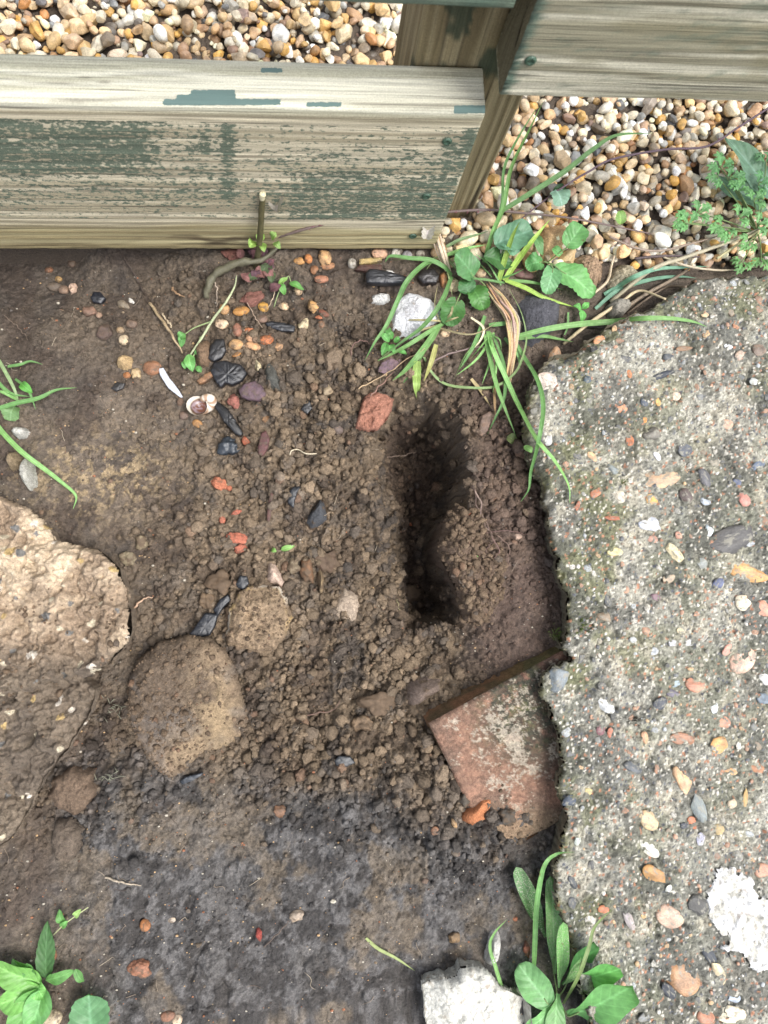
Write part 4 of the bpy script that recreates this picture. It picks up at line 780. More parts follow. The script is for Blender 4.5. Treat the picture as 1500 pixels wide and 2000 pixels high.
rock('round_cobble', 'smooth grey-brown cobble poking from the pit wall beside the brick corner', 'stone', [(780,1370),(790,1340),(812,1322),(845,1315),(880,1322),(895,1345),(870,1360),(840,1380),(812,1400),(790,1405)], -.030, -.1, (128, 110, 98), p=2.2, nth=110, nr=36, disp=.003, fine=.0008, seed=17, dirty=.3)
rock('chalk_stone', 'angular white limestone chunk under the grass blades', 'stone', [(772,640),(766,605),(774,572),(796,552),(820,556),(850,568),(872,590),(876,618),(850,630),(822,650),(797,657)], .004, -.035, (232, 232, 236), p=3.2, nth=90, nr=30, disp=.003, fine=.0006, facets=6, seed=21, mat=M['chalk'])
rock('chalk_stone', 'small white stone poking out above the charcoal stick', 'stone', [(741,548),(742,528),(752,516),(770,518),(782,532),(782,552),(760,560)], -.004, -.035, (222, 220, 215), p=3, nth=60, nr=20, disp=.002, facets=3, seed=22, mat=M['chalk'])
rock('chalk_stone', 'small flat white stone just below the charcoal stick', 'stone', [(719,580),(724,570),(745,564),(768,566),(773,580),(765,592),(740,593),(722,588)], -.010, -.035, (214, 212, 206), p=3, nth=60, nr=20, disp=.002, facets=3, seed=23, mat=M['chalk'])
rock('dark_stone', 'dark slate-grey stone under the plant leaves left of the slab corner', 'stone', [(1004,575),(1022,560),(1060,556),(1095,568),(1110,580),(1108,605),(1100,632),(1078,650),(1050,664),(1030,650),(1022,620)], .004, -.035, (86, 86, 92), p=3.2, nth=90, nr=30, disp=.003, facets=5, seed=25)
rock('buff_stone', 'big buff-orange stone upright in the gravel behind the leafy weed', 'stone', [(1060,500),(1056,460),(1065,428),(1090,420),(1115,424),(1125,440),(1120,470),(1105,490),(1080,506)], .014, -.02, (206, 166, 116), p=3, nth=90, nr=30, disp=.003, facets=5, seed=27)
rock('crumbly_stone', 'rounded crumbly brown lump touching the gravel, right of the leafy weed', 'stone', [(1126,520),(1126,495),(1145,484),(1170,484),(1188,500),(1188,530),(1176,546),(1150,548),(1136,538)], .010, -.02, (168, 138, 108), p=2.5, nth=90, nr=30, disp=.004, fine=.003, seed=28, crumbly=.5)
rock('crumbly_stone', 'low grey-buff crumbly lump beside the slab end, under dry stalks', 'stone', [(1196,540),(1204,518),(1222,506),(1244,508),(1258,524),(1254,545),(1232,556),(1206,552)], .006, -.02, (176, 164, 134), p=2.5, nth=80, nr=26, disp=.004, fine=.003, seed=29, crumbly=.5)
rock('grey_flat_stone', 'flat grey stone among dry stalks by the slab edge', 'stone', [(1196,588),(1210,576),(1238,578),(1242,590),(1226,608),(1202,608)], .002, -.02, (158, 152, 138), p=4, nth=60, nr=20, disp=.002, facets=2, seed=30)
rock('brown_stone', 'angular dull brown stone midway between white limestone and charcoal', 'stone', [(623,690),(636,672),(655,663),(676,672),(684,688),(670,712),(652,720),(636,727),(630,708)], -.018, -.05, (138, 118, 96), p=3, nth=80, nr=26, disp=.003, facets=4, seed=31, dirty=.2)
rock2('brick_fragment', 'rough orange-red brick fragment on the lip of the pit', 'brick fragment', [(696,832),(704,800),(714,774),(728,764),(752,768),(771,776),(767,798),(752,818),(738,838),(716,838)], -.028, -.065, (168, 112, 90), er=.006, disp=.010, fine=.003, facets=3, seed=33, crumbly=.35, step=.0009, jag=.003, cell=90.0)
rock('brick_chip', 'sharp orange tile chip with a pale top edge, beside the buried brick', 'brick fragment', [(902,1600),(908,1590),(930,1578),(948,1562),(968,1560),(970,1574),(962,1592),(962,1606),(940,1612),(922,1624),(904,1612)], -.006, -.04, (198, 122, 76), p=4, nth=80, nr=24, disp=.0015, fine=.0006, facets=4, seed=35)
rock('flint_flake', 'long dark grey flint flake with brown streaks, upright beside the bark', 'flint', [(512,752),(510,720),(514,700),(522,692),(536,702),(545,722),(552,745),(553,765),(540,764),(528,760)], -.020, -.055, (92, 92, 86), p=2.5, nth=70, nr=24, disp=.002, fine=.0004, facets=5, seed=37)
rock('flint_flake', 'triangular grey-black flint in the crumbs, centre of the dug patch', 'flint', [(594,1020),(600,1004),(614,985),(626,968),(636,972),(640,994),(642,1014),(625,1026),(606,1034)], -.040, -.075, (82, 84, 88), p=2.5, nth=70, nr=24, disp=.002, fine=.0006, facets=5, seed=38, dirty=.15)
rock('tan_pebble', 'rounded tan stone with a muddy side, left of the snail shell group', 'pebble', [(217,702),(222,690),(238,682),(252,686),(258,698),(252,712),(236,716),(222,712)], -.018, -.05, (196, 164, 116), p=2.2, nth=60, nr=20, disp=.002, seed=39)
rock('brown_cobble', 'rounded muddy brown stone under the small seedling', 'stone', [(376,700),(372,672),(382,655),(400,652),(414,664),(416,690),(406,712),(388,716)], -.020, -.05, (128, 102, 78), p=2.4, nth=70, nr=22, disp=.002, seed=40, dirty=.3)
rock2('white_stone', 'crinkled bright white quartz block at the bottom edge', 'stone', [(828,1936),(850,1924),(868,1918),(880,1924),(896,1916),(904,1900),(930,1899),(952,1904),(966,1922),(980,1940),(1004,1952),(1030,1962),(1042,1980),(1050,2060),(960,2110),(850,2080),(834,1990)], .004, -.05, (222, 220, 208), er=.010, disp=.012, fine=.0010, facets=7, seed=41, jag=.003, mat=M['chalk'], cell=60.0)
rock('white_stone', 'small crinkled silvery-white chip between the white block and the leafy plant', 'stone', [(953,1892),(962,1862),(966,1838),(976,1830),(986,1838),(985,1860),(978,1888),(968,1902),(956,1900)], -.010, -.04, (214, 212, 204), p=3, nth=60, nr=20, disp=.003, facets=4, seed=43, mat=M['chalk'])
rock('pale_chip', 'pale pink flint chip touching the tip of the earth-coated flint', 'flint', [(517,1132),(518,1104),(524,1092),(536,1098),(548,1116),(557,1138),(550,1150),(540,1142),(526,1142)], -.045, -.08, (216, 186, 164), p=2.5, nth=60, nr=20, disp=.002, facets=3, seed=45)
rock('mortar_chip', 'small white mortar crumb by the grass at the left edge', 'mortar chip', [(12,838),(22,828),(40,830),(49,838),(40,850),(26,854)], -.016, -.04, (196, 194, 184), p=3, nth=50, nr=16, disp=.003, seed=46)
rock('mortar_chip', 'long grey-white pitted mortar sliver by the left edge', 'mortar chip', [(27,915),(36,892),(44,882),(52,890),(58,925),(54,948),(44,952),(34,938)], -.012, -.04, (182, 180, 168), p=3, nth=60, nr=18, disp=.003, fine=.002, seed=47)
rock('clod', 'round beige clod next to the long mortar sliver', 'clod', [(2,888),(10,876),(24,877),(33,892),(28,910),(12,914),(3,904)], -.012, -.04, (150, 130, 100), p=2.5, nth=50, nr=18, disp=.003, fine=.002, seed=48)
rock2('clod', 'large smooth soil clod wedged below the concrete lump', 'clod', [(84,1560),(100,1520),(135,1500),(175,1512),(184,1545),(170,1580),(140,1598),(105,1590)], -.022, -.06, (112, 92, 74), er=0.016, disp=.006, fine=.003, seed=49, crumbly=.4, cell=50.0)
rock2('clod', 'cracked grey-brown clod near the left edge, lower of the two big clods', 'clod', [(90,1640),(100,1610),(130,1605),(155,1630),(150,1665),(125,1690),(98,1680)], -.020, -.06, (108, 94, 80), er=0.014, disp=.006, fine=.003, seed=50, crumbly=.4, cell=50.0)
rock2('soil_lump', 'smooth rounded earth lump overhanging the right side of the pit', 'clod', [(912,1215),(900,1160),(884,1120),(862,1062),(874,1012),(900,985),(940,990),(985,1040),(1000,1100),(990,1170),(950,1225)], -.008, -.16, (112, 92, 76), er=.026, disp=.016, fine=.005, seed=52, crumbly=.6, facets=1)
# oriented brick set under the slab
L_, T_ = P(838, 1414, -.002), P(1118, 1262, -.002); e1 = T_ - L_; e1[2] = 0; e1 /= np.linalg.norm(e1); e2 = np.array([e1[1], -e1[0], 0.0])
if e2[1] > 0: e2 = -e2
tiltz = -.13; e2t = e2 + np.array([0, 0, tiltz]); e2t /= np.linalg.norm(e2t); up = np.cross(e1, e2t); up *= np.sign(up[2])
LA, LB, LT = .215, .175, .062
def brickmesh():
    parts = []
    nu, nv = 180, 150
    def cl(p, u, v, top):
        px, py = proj(p); a = fb(p[:, 0], p[:, 1], 40, 4, 3)
        c = mixc(S((166, 122, 98)), S((122, 96, 80)), sm(.3, .7, a)); c = mixc(c, S((96, 58, 54)), .8 * sm(.5, .65, fb(p[:, 0], p[:, 1], 22, 3, 5)) * sm(.35, .8, u))
        gd = np.exp(-(((px - 1025) / 80) ** 2 + ((py - 1385) / 90) ** 2)); c = mixc(c, S((62, 66, 54)), np.clip(gd * 2.0 * sm(.25, .55, fb(p[:, 0], p[:, 1], 90, 5, 2, .7)), 0, .95))
        c = mixc(c, S((110, 112, 66)), .5 * gd * sm(.5, .65, fb(p[:, 0], p[:, 1], 130, 4, 7)))
        lf = .55 * fb(p[:, 0], p[:, 1], 330, 4, 6, .75) + .45 * fb(p[:, 0], p[:, 1], 70, 3, 3) + .12 * np.exp(-(((px - 975) / 95) ** 2 + ((py - 1440) / 90) ** 2)) - .16 * sm(.16, .02, u) - .05
        c = mixc(c, S((176, 164, 144)), sm(.555, .62, lf) * .8); c = mixc(c, S((110, 84, 70)), .5 * sm(.45, .6, fb(p[:, 0], p[:, 1], 200, 4, 1, .7)) * (1 - sm(.52, .58, lf)))
        tan = sm(1560, 1620, py + 30 * (a - .5)); c = mixc(c, S((150, 126, 98)), tan * .8)
        return c * (.75 + .5 * n2(p[:, 0] * 420, p[:, 1] * 420, 1))[:, None]
    u, v = np.meshgrid(np.linspace(0, 1, nu), np.linspace(0, 1, nv), indexing='ij')
    rndc = .0035; du = np.minimum(u, 1 - u) * LA; dv = np.minimum(v, 1 - v) * LB; edge = np.minimum(du, dv)
    drop_ = rndc * np.clip(1 - edge / rndc, 0, 1) ** 2
    p = L_ + u[..., None] * LA * e1 + v[..., None] * LB * e2t + up * (-drop_ + .0016 * (fb(u * LA, v * LB, 60, 4, 2) - .5) + .0007 * (fb(u * LA, v * LB, 420, 2, 4) - .5) - .004 * sm(.6, .75, fb(u * LA, v * LB, 30, 3, 5)) * np.clip(1 - edge / .02, 0, 1))[..., None]
    P3 = p.reshape(-1, 3); f = gridfaces(nu, nv); parts.append((P3, f, cl(P3, u.ravel(), v.ravel(), True)))
    def side(o, ea, La, m_, na):
        a, b = np.meshgrid(np.linspace(0, 1, na), np.linspace(0, 1, 34), indexing='ij'); q_ = o + a[..., None] * La * ea - up * (rndc + b * (LT - rndc))[..., None] + m_ * (.0014 * (fb(a * La, b * LT, 80, 3, 3) - .5))[..., None]
        q3 = q_.reshape(-1, 3); g = fb(q3[:, 0] * 1, q3[:, 2], 60, 3, 4); c = mixc(S((146, 104, 72)), S((112, 92, 64)), sm(.35, .65, g)); c = mixc(c, S((94, 100, 54)), .6 * sm(.35, .6, a.ravel()) * (1 - b.ravel()) ** .5)
        return q3, gridfaces(na, 34), c * (.8 + .4 * n2(q3[:, 0] * 420, q3[:, 1] * 420, 1))[:, None]
    parts.append(side(L_, e1, LA, -e2, 150)); parts.append(side(L_, e2t, LB, -e1, 130)); parts.append(side(L_ + LA * e1, e2t, LB, e1, 40)); parts.append(side(L_ + LB * e2t, e1, LA, e2, 40))
    return joinm(parts)
v, f, c = brickmesh(); org = L_ - np.array([0, 0, .06])
link('buried_brick', mesh('buried_brick', v - org, f, c, mat=M['rock']), None, tuple(org), 'large red brick corner half buried under the slab edge, lichen and green algae on top', 'brick')
EXCL.append((0, 0, np.array([(L_ + a * e1 + b * e2t)[:2] for a, b in ((-.0, -.0), (LA, 0), (LA, LB), (.05, LB), (.0, .09))])))
# algae fringe where brick meets slab
parts = []
for _ in range(260):
    t = rr.uniform(.62, 1.0) * LA * .62 + .09; p = L_ + e1 * t + up * rr.uniform(-.004, .001) - e2 * rr.uniform(0, .006); h_ = rr.uniform(.001, .003)
    v, f = tube([p, p + np.array([rr.normal(0, .0008), rr.normal(0, .0008), h_])], [.0007, .0002], 3, 4); parts.append((v, f, np.tile(S((84, 100, 34)) * rr.uniform(.5, 1.4), (len(v), 1))))
v, f, c = joinm(parts); lv, og = local(v); link('moss', mesh('moss', lv, f, c, mat=M['bark']), None, tuple(og), 'strip of green moss along the brick edge at the slab', 'moss', kind='stuff')

# ------------------------------------------------------------------ small loose things on the soil
rs = np.random.default_rng(77)
def bit(name, label, cat, px, py, L, W, ang, col, kind='round', sink=.25, hgt=None, mat='stone', group=None, dz=0.0, parent=None):
    """a loose stone: L, W in photograph pixels, on the soil seen there"""
    g = G(px, py); mpp = (H - g[2]) / F * 1.0; ang_w = math.radians(ang); l_, w_ = L * mpp, W * mpp; hh = hgt * mpp if hgt else w_ * .75
    sh = dict(round=(.1, .10, 1), angular=(1.0, .14, 10), flat=(.6, .1, 5), crumb=(.3, .35, 3))[kind]
    lv_ = 3 if L >= 34 else 2; v = stoneshape(lv_, rs, sh[0], sh[1] * 1.5, .8, cuts=sh[2] + 2); v[:, 1] /= np.abs(v[:, 1]).max(); v[:, 2] /= np.abs(v[:, 2]).max()
    if kind == 'crumb':
        v *= (1 + 1.5 * (fb3(v + rs.random(3) * 9, 2.4, 4, 4) - .5))[:, None]; v /= np.abs(v).max(0)
    v = v * np.array([l_ / 2, w_ / 2, hh / 2]); ca, sa = math.cos(ang_w), math.sin(ang_w); v = v @ np.array([[ca, sa, 0], [-sa, ca, 0], [0, 0, 1]])
    v += np.array([0, 0, hh / 2 * (1 - 2 * sink)])
    gx_, gy_ = g[0] + v[:, 0], g[1] + v[:, 1]; z0 = float(np.percentile(hz(gx_, gy_), 60)) + dz
    EXCL.append((g[0], g[1], max(l_, w_) / 2))
    if mat == 'brick_bit': col = tuple(.72 * np.array(col) + .28 * np.array((128, 100, 84)))
    if mat == 'char': col = tuple(.62 * np.array(col))
    z1 = v[:, 2].min(); o = link(name, mesh(name, v - np.array([0, 0, z1]), ICO[lv_][1], smooth=True, mat=M[mat]), parent, (g[0], g[1], z0 + z1), label, cat, group, color=S(col)); return o
Y = 'small pebble'
BITS = [
('pebble','flat grey-brown pebble, leftmost of three under the shaded board','pebble',107,561,29,18,0,(112,98,84),'round'),
('pebble','round brown pebble between a grey one and a pale one under the board','pebble',126,568,20,20,0,(134,108,88),'round'),
('pebble','pale pink wedge pebble, rightmost of three under the shaded board','pebble',143,565,18,26,0,(206,172,148),'angular'),
('pebble','small yellow pebble above the trio under the shaded board','pebble',115,546,14,13,0,(186,146,84),'round'),
('pebble','orange-brown pebble nearest the board in the shaded hollow','pebble',97,529,16,14,0,(150,98,66),'round'),
('pebble','faint brown pebble pressed in shade close below the board','pebble',141,516,16,16,0,(110,88,70),'round'),
('pebble','muddy brown angular pebble just below the blue-black charcoal lump','pebble',176,610,30,26,-20,(138,106,88),'angular'),
('pebble','small pinkish pebble touching the muddy angular one','pebble',194,617,13,16,0,(160,130,108),'round'),
('pebble','pale triangular flat pebble in the dark soil left of the dry straw','pebble',242,597,26,18,-35,(134,120,100),'flat'),
('pebble','tiny bright white chip beside the triangular pebble','pebble',256,588,18,10,-40,(226,224,214),'angular'),
('pebble','dark purplish-brown angular stone above the round tan stone','pebble',210,652,40,34,20,(98,80,72),'angular'),
('pebble','white and orange pebble right of the purplish-brown stone','pebble',243,665,20,21,0,(206,184,150),'round'),
('pebble','small buff pebble above the white and orange one','pebble',236,646,16,14,0,(148,126,98),'round'),
('pebble','brown flat pebble in shade beside the straw','pebble',258,632,24,20,0,(120,98,82),'round'),
('pebble','smooth orange-brown pebble touching the silvery strip','pebble',298,720,36,30,0,(160,110,78),'round'),
('pebble','small cream crumb with an orange half below the tan stone','pebble',268,732,22,26,30,(196,168,124),'crumb'),
('pebble','orange round pebble left of the cream crumb','pebble',249,734,15,13,0,(176,112,64),'round'),
('pebble','small ochre pebble tucked under the snail shell','pebble',386,828,22,16,-30,(172,124,72),'round'),
('pebble','grey-brown round pebble left below the snail shell','pebble',360,813,18,18,0,(120,98,86),'round'),
('pebble','brown stone slab standing behind the black charcoal','pebble',402,740,30,16,20,(142,106,76),'flat'),
('pebble','pale yellow curved pebble at the foot of the seedling stem','pebble',438,603,22,24,0,(198,150,98),'round'),
('pebble','two-toned orange pebble right of the seedling','pebble',471,608,34,20,10,(190,132,64),'round'),
('pebble','pink-white pebble lying under a thin dry stem','pebble',433,634,28,22,0,(222,190,156),'round'),
('pebble','bright yellow-orange pebble beneath the reddish leaves','pebble',515,600,24,20,-20,(214,158,66),'round'),
('pebble','reddish pebble standing among the orange group','pebble',464,647,18,28,10,(160,108,86),'round'),
('pebble','flat orange pebble topmost of the orange cluster','pebble',487,645,22,11,0,(190,112,68),'flat'),
('pebble','small tan pebble in the middle of the orange cluster','pebble',490,660,20,18,0,(188,140,102),'round'),
('pebble','bright orange oval pebble right in the orange cluster','pebble',521,664,30,20,0,(206,116,66),'round'),
('pebble','round tan pebble lower left of the orange cluster','pebble',461,673,30,22,0,(188,146,98),'round'),
('pebble','peach pebble at the bottom of the orange cluster','pebble',493,678,34,18,-10,(204,154,108),'round'),
('pebble','ochre wedge pebble just above the charcoal pieces','pebble',464,693,22,9,25,(192,130,62),'angular'),
('pebble','small tan angular pebble alone below the long charcoal stick','pebble',546,679,19,20,0,(200,156,116),'angular'),
('pebble','large yellow-orange pebble alone in the dark soil under the fence','pebble',611,599,26,33,0,(208,160,102),'angular'),
('pebble','dark red oblong pebble right of the large yellow-orange one','pebble',633,611,24,11,-35,(140,84,64),'round'),
('pebble','cream heart-shaped pebble below the large yellow-orange one','pebble',592,634,24,30,-25,(226,208,164),'angular'),
('pebble','flat orange pebble below the dark red oblong one','pebble',624,621,19,9,0,(190,110,70),'flat'),
('pebble','small round brown pebble lowest of the trio under the yellow one','pebble',627,634,15,15,0,(150,112,84),'round'),
('pebble','round mottled brown pebble by a thin root tip','pebble',513,623,20,18,0,(136,108,92),'round'),
('pebble','pale peach pebble just right of the bramble foliage','pebble',556,598,18,20,0,(212,180,142),'angular'),
('pebble','tall peach pebble beside the green seedling leaf','pebble',583,570,16,22,0,(214,182,142),'round'),
('pebble','orange round pebble under the board, right of the bramble','pebble',602,507,17,21,20,(200,126,68),'round'),
('pebble','yellow-brown pebble left of the orange round one under the board','pebble',585,511,24,16,0,(184,134,76),'round'),
('pebble','large tan pebble resting on a flat brown one under the board','pebble',635,505,28,32,0,(204,160,110),'angular'),
('pebble','flat brown oval pebble under the large tan one','pebble',640,521,30,16,10,(176,124,84),'round'),
('pebble','orange-brown pebble left of the flat brown oval','pebble',614,529,18,20,0,(164,112,74),'round'),
('pebble','reddish-tan pebble lowest of the pile under the board','pebble',628,547,30,16,0,(178,118,88),'round'),
('pebble','pale grey pebble standing near the splinter under the board','pebble',687,516,18,24,0,(170,164,152),'round'),
('pebble','large tan pebble touching the board near its right end','pebble',741,497,34,24,0,(206,160,128),'round'),
('pebble','white-topped pebble right of the large tan one at the board','pebble',774,495,26,20,0,(212,204,188),'angular'),
('pebble','grey-blue pebble beneath the board end','pebble',795,500,22,18,0,(150,150,158),'round'),
('pebble','grey oval pebble right of the grey-blue one','pebble',820,497,20,18,0,(160,152,136),'round'),
('pebble','orange pebble standing beside the charcoal under the plant','pebble',864,548,18,36,0,(176,120,74),'round'),
('pebble','cream pebble touching the white limestone','pebble',884,560,28,30,20,(214,190,156),'round'),
('pebble','buff pebble in front of the round leaf','pebble',938,535,24,22,0,(196,170,132),'round'),
('pebble','purple-brown oval pebble between the leaves','pebble',1024,537,52,26,-8,(122,84,80),'round'),
('pebble','small cream pebble under the white limestone','pebble',868,652,24,16,0,(204,174,136),'round'),
('pebble','small white-buff stone left of the flint flake','pebble',504,716,13,26,10,(216,204,164),'angular'),
('pebble','pale brown rough stone below the flint flake','pebble',640,761,24,26,20,(164,144,114),'angular'),
('pebble','brown wedge pebble in the crumbs below the bark pieces','pebble',518,818,18,14,30,(148,110,74),'angular'),
('pebble','greyish angular pebble left of the pit lip','pebble',658,840,28,20,-30,(112,96,88),'angular'),
('pebble','round pink-grey pebble on the earth lump beside the slab','pebble',1009,1048,20,13,0,(166,142,130),'round'),
('pebble','dark brown round pebble under the pink-grey one','pebble',1003,1061,16,14,0,(118,90,72),'round'),
('pebble','tan pebble on black clay near the orange tile chip','pebble',851,1625,18,18,0,(176,128,98),'round'),
('pebble','buff chip just left of the orange tile chip','pebble',887,1608,12,24,20,(168,136,98),'angular'),
('pebble','speckled oval stone on dark clay, bottom centre','pebble',578,1787,32,22,15,(166,148,128),'crumb'),
('pebble','small white pebble on dark clay near the speckled oval','pebble',651,1760,12,8,0,(214,206,184),'round'),
('pebble','rust-brown crumbly stone on the wet clay, lower left','brick fragment',275,1887,46,36,-20,(170,112,82),'crumb'),
('pebble','small rust stone by the toothed blade, lower left','pebble',104,1865,14,20,0,(168,108,74),'round'),
('pebble','orange-tipped buff stone flush in the clay, lower left','pebble',284,1806,20,22,0,(172,110,64),'round'),
('pebble','small pale oval stone in clay right of the orange-tipped one','pebble',336,1796,14,10,0,(180,166,150),'round'),
('pebble','pale stone at the bottom edge beside a reddish one','pebble',347,1990,18,18,0,(204,180,152),'round'),
('pebble','reddish stone at the bottom edge beside a pale one','pebble',328,1983,28,18,0,(140,98,76),'round'),
('pebble','cream stone at the bottom edge by the green leaves','pebble',103,1988,36,30,20,(204,184,152),'round'),
('pebble','brown oblong pebble on clay near the boulder foot','pebble',548,1582,32,24,-30,(142,104,78),'crumb'),
('pebble','small peach pebble on clay by the bottom right plant','pebble',1006,1794,10,9,0,(178,106,72),'round'),
('pebble','reddish crumb between white chip and leafy plant','pebble',1028,1852,16,34,5,(170,104,78),'crumb'),
('pebble','tan clay crumb pair near the bottom, right of the curled blade','pebble',885,1830,24,22,0,(134,108,76),'crumb'),
('brick_crumb','crumbly orange-red brick crumb below the round black stone','brick fragment',428,946,38,30,-15,(206,112,76),'crumb'),
('brick_crumb','small orange-red crumb stuck to the larger brick crumb','brick fragment',447,953,12,12,0,(200,104,70),'round'),
('brick_crumb','small red brick crumb, topmost above the large red clump','brick fragment',462,1001,22,12,20,(198,100,76),'crumb'),
('brick_crumb','tiny round red brick crumb left of the topmost one','brick fragment',434,1016,14,15,0,(206,112,84),'crumb'),
('brick_crumb','largest salmon-red brick clump on the brown crumbs','brick fragment',462,1050,44,24,-10,(208,108,80),'crumb'),
('brick_crumb','lower lobe of salmon-red brick under the largest clump','brick fragment',470,1072,28,18,15,(204,106,80),'crumb'),
('brick_crumb','small orange-red crumb right of the round black stone','brick fragment',481,863,18,20,0,(184,92,62),'crumb'),
('brick_crumb','pinkish-red brick lump between bark and snail shell','brick fragment',458,785,28,34,10,(172,98,86),'crumb'),
('brick_crumb','orange brick crumb on the left slope of the pit','brick fragment',801,1024,12,9,0,(196,104,62),'crumb'),
('brick_crumb','red brick crumb on the earth lump right of the pit','brick fragment',918,1003,14,11,0,(180,88,56),'crumb'),
('brick_crumb','big weathered red and pink brick lump under the bramble foliage','brick fragment',495,582,60,32,10,(140,86,76),'crumb'),
('brick_crumb','red brick lump against the board, behind the bramble','brick fragment',455,500,46,26,0,(150,90,78),'crumb'),
('brick_crumb','small bright red scrap on the wet clay, bottom centre','brick fragment',506,1822,14,26,10,(170,58,52),'crumb'),
('clod','round pale-speckled clod above the concrete lump edge','clod',250,1090,34,32,0,(136,122,96),'crumb'),
('clod','pale crumb clod right beside the round pale one','clod',276,1060,32,30,0,(140,124,96),'crumb'),
('clod','large brown clod left of the glossy charcoal','clod',432,1140,62,56,0,(112,90,68),'crumb'),
('clod','brown clod just left of the charcoal, below the large clod','clod',407,1172,34,40,0,(116,94,70),'crumb'),
('clod','brown clod on the charcoal, right side','clod',462,1195,50,38,30,(112,88,66),'crumb'),
('clod','orange-brown clod standing right of the pale flint chip','clod',600,1115,30,54,5,(128,92,64),'crumb'),
('clod','pale beige clod between the chip and the orange-brown clod','clod',573,1104,32,34,0,(142,126,100),'crumb'),
('clod','beige wedge clod standing at the centre','clod',627,1132,16,54,0,(138,116,84),'crumb'),
('clod','large dark clod above the pale pinkish-buff stone','clod',640,1098,54,46,20,(100,80,64),'crumb'),
('clod','round brown clod right of the stick-like root','clod',710,1415,46,36,0,(130,106,80),'crumb'),
('clod','large round clod on the pit bottom slope','clod',800,1160,44,40,0,(92,76,62),'crumb'),
('clod','dark clod below the brick, touching its left edge','clod',905,1560,34,34,0,(84,76,66),'crumb'),
('clod','grey clod on the brick beside the orange tile chip','clod',985,1590,36,40,0,(84,80,74),'crumb'),
('clod','soft brown mound of earth against the round cobble','clod',735,1370,80,52,0,(106,86,66),'crumb'),
]
for b_ in BITS:
    n_ = b_[0]; m_ = {'pebble': 'stone', 'brick_crumb': 'brick_bit', 'clod': 'muddy'}[n_]
    bit(*b_, mat=m_, group={'pebble': 'loose pebbles on the soil', 'brick_crumb': 'brick crumbs on the soil', 'clod': 'soil clods'}[n_], sink=.36 if n_ != 'clod' else .38)
def shard(name, label, cat, poly, th, col, mat='char', dz=.001, seed=1, rough=.0008, group=None, ridges=0.0, tilt=0.0, rdir=(1, 0)):
    """flat irregular piece with its own thickness, lying on the soil"""
    if mat == 'char': col = tuple(.55 * np.array(col) + 4)
    c = np.mean(poly, 0); g = G(*c); W = np.array([P(a, b, g[2]) for a, b in poly])[:, :2]; cc = W.mean(0)
    Q = np.vstack([W, W[:1]]); dens = np.vstack([Q[i] + (Q[i + 1] - Q[i]) * t for i in range(len(W)) for t in np.linspace(0, 1, 6)[:-1]]) - cc
    an = np.arctan2(dens[:, 1], dens[:, 0]); o_ = np.argsort(an); nth = 64; t_ = np.linspace(-math.pi, math.pi, nth, endpoint=False); Rr = np.interp(t_, an[o_], np.hypot(*dens.T)[o_], period=2 * math.pi)
    ss = [.15, .4, .65, .85, .97, 1.0, 1.0, .9]; zz = [1, 1, .96, .9, .8, .62, .1, -.4]
    zg = float(np.percentile(hz(cc[0] + dens[:, 0] * .8, cc[1] + dens[:, 1] * .8), 65)) + dz
    v = []
    for s_, z_ in zip(ss, zz):
        x = cc[0] + np.cos(t_) * Rr * s_; y = cc[1] + np.sin(t_) * Rr * s_
        z = zg + th * z_ + rough * 2 * (fb(x, y, 260, 3, seed) - .5) + (ridges * np.sin((x * rdir[0] + y * rdir[1]) * 1900) if ridges else 0) + tilt * (x - cc[0])
        v.append(np.stack([x, y, z], -1))
    v = np.vstack(v + [np.array([[cc[0], cc[1], zg + th]])]); n_ = len(ss); i = np.arange(n_ * nth).reshape(n_, nth); j = np.roll(i, -1, 1)
    f = np.stack([i[:-1], i[1:], j[1:], j[:-1]], -1).reshape(-1, 4); k0 = n_ * nth; tri = np.vstack([f[:, [0, 1, 2]], f[:, [0, 2, 3]], np.stack([np.full(nth, k0), i[0], j[0]], -1)])
    og = np.array([cc[0], cc[1], v[:, 2].min()]); EXCL.append((cc[0], cc[1], W))
    return link(name, mesh(name, v - og, tri, smooth=True, mat=M[mat]), None, tuple(og), label, cat, group, color=S(col))
ch = 'charcoal pieces on the soil'
shard('charcoal', 'small blue-black charcoal lump in the shaded soil, upper left', 'charcoal', [(179,585),(186,574),(198,574),(209,586),(200,597),(184,594)], .006, (44,48,62), group=ch, seed=1)
shard('charcoal', 'charred black stick lying across two white stones', 'charcoal', [(711,546),(718,537),(745,540),(775,548),(800,555),(790,563),(752,565),(714,564)], .009, (46,50,62), group=ch, seed=2, dz=.008, ridges=.0003, rdir=(0, 1))
shard('charcoal', 'thin black charcoal sliver below the pebble group, pointing right', 'charcoal', [(517,634),(530,631),(560,636),(577,640),(575,652),(548,650),(524,642)], .005, (42,46,60), group=ch, seed=3, ridges=.0002, rdir=(0, 1))
shard('charcoal', 'wide ridged charcoal slab, largest of the burnt wood', 'charcoal', [(412,728),(418,712),(440,708),(472,716),(484,732),(474,748),(455,756),(440,752),(434,762),(424,752)], .010, (50,52,62), group=ch, seed=4, ridges=.0005)
shard('bark_piece', 'purplish-brown bark piece right below the ridged charcoal', 'bark', [(468,768),(478,756),(500,750),(514,760),(522,776),(508,788),(486,786),(472,780)], .008, (98,76,86), mat='stone', seed=5)
shard('charcoal', 'long flat black charcoal bar leaning by the snail shell', 'charcoal', [(416,790),(424,786),(445,800),(476,848),(474,856),(462,852),(440,828)], .009, (32,32,36), group=ch, seed=6, ridges=.0003, dz=.004)
bit('charcoal', 'round cracked slate-black charcoal, below the flat black bar', 'charcoal', 447, 870, 46, 42, 0, (66, 78, 92), 'crumb', mat='char', group=ch, hgt=26)
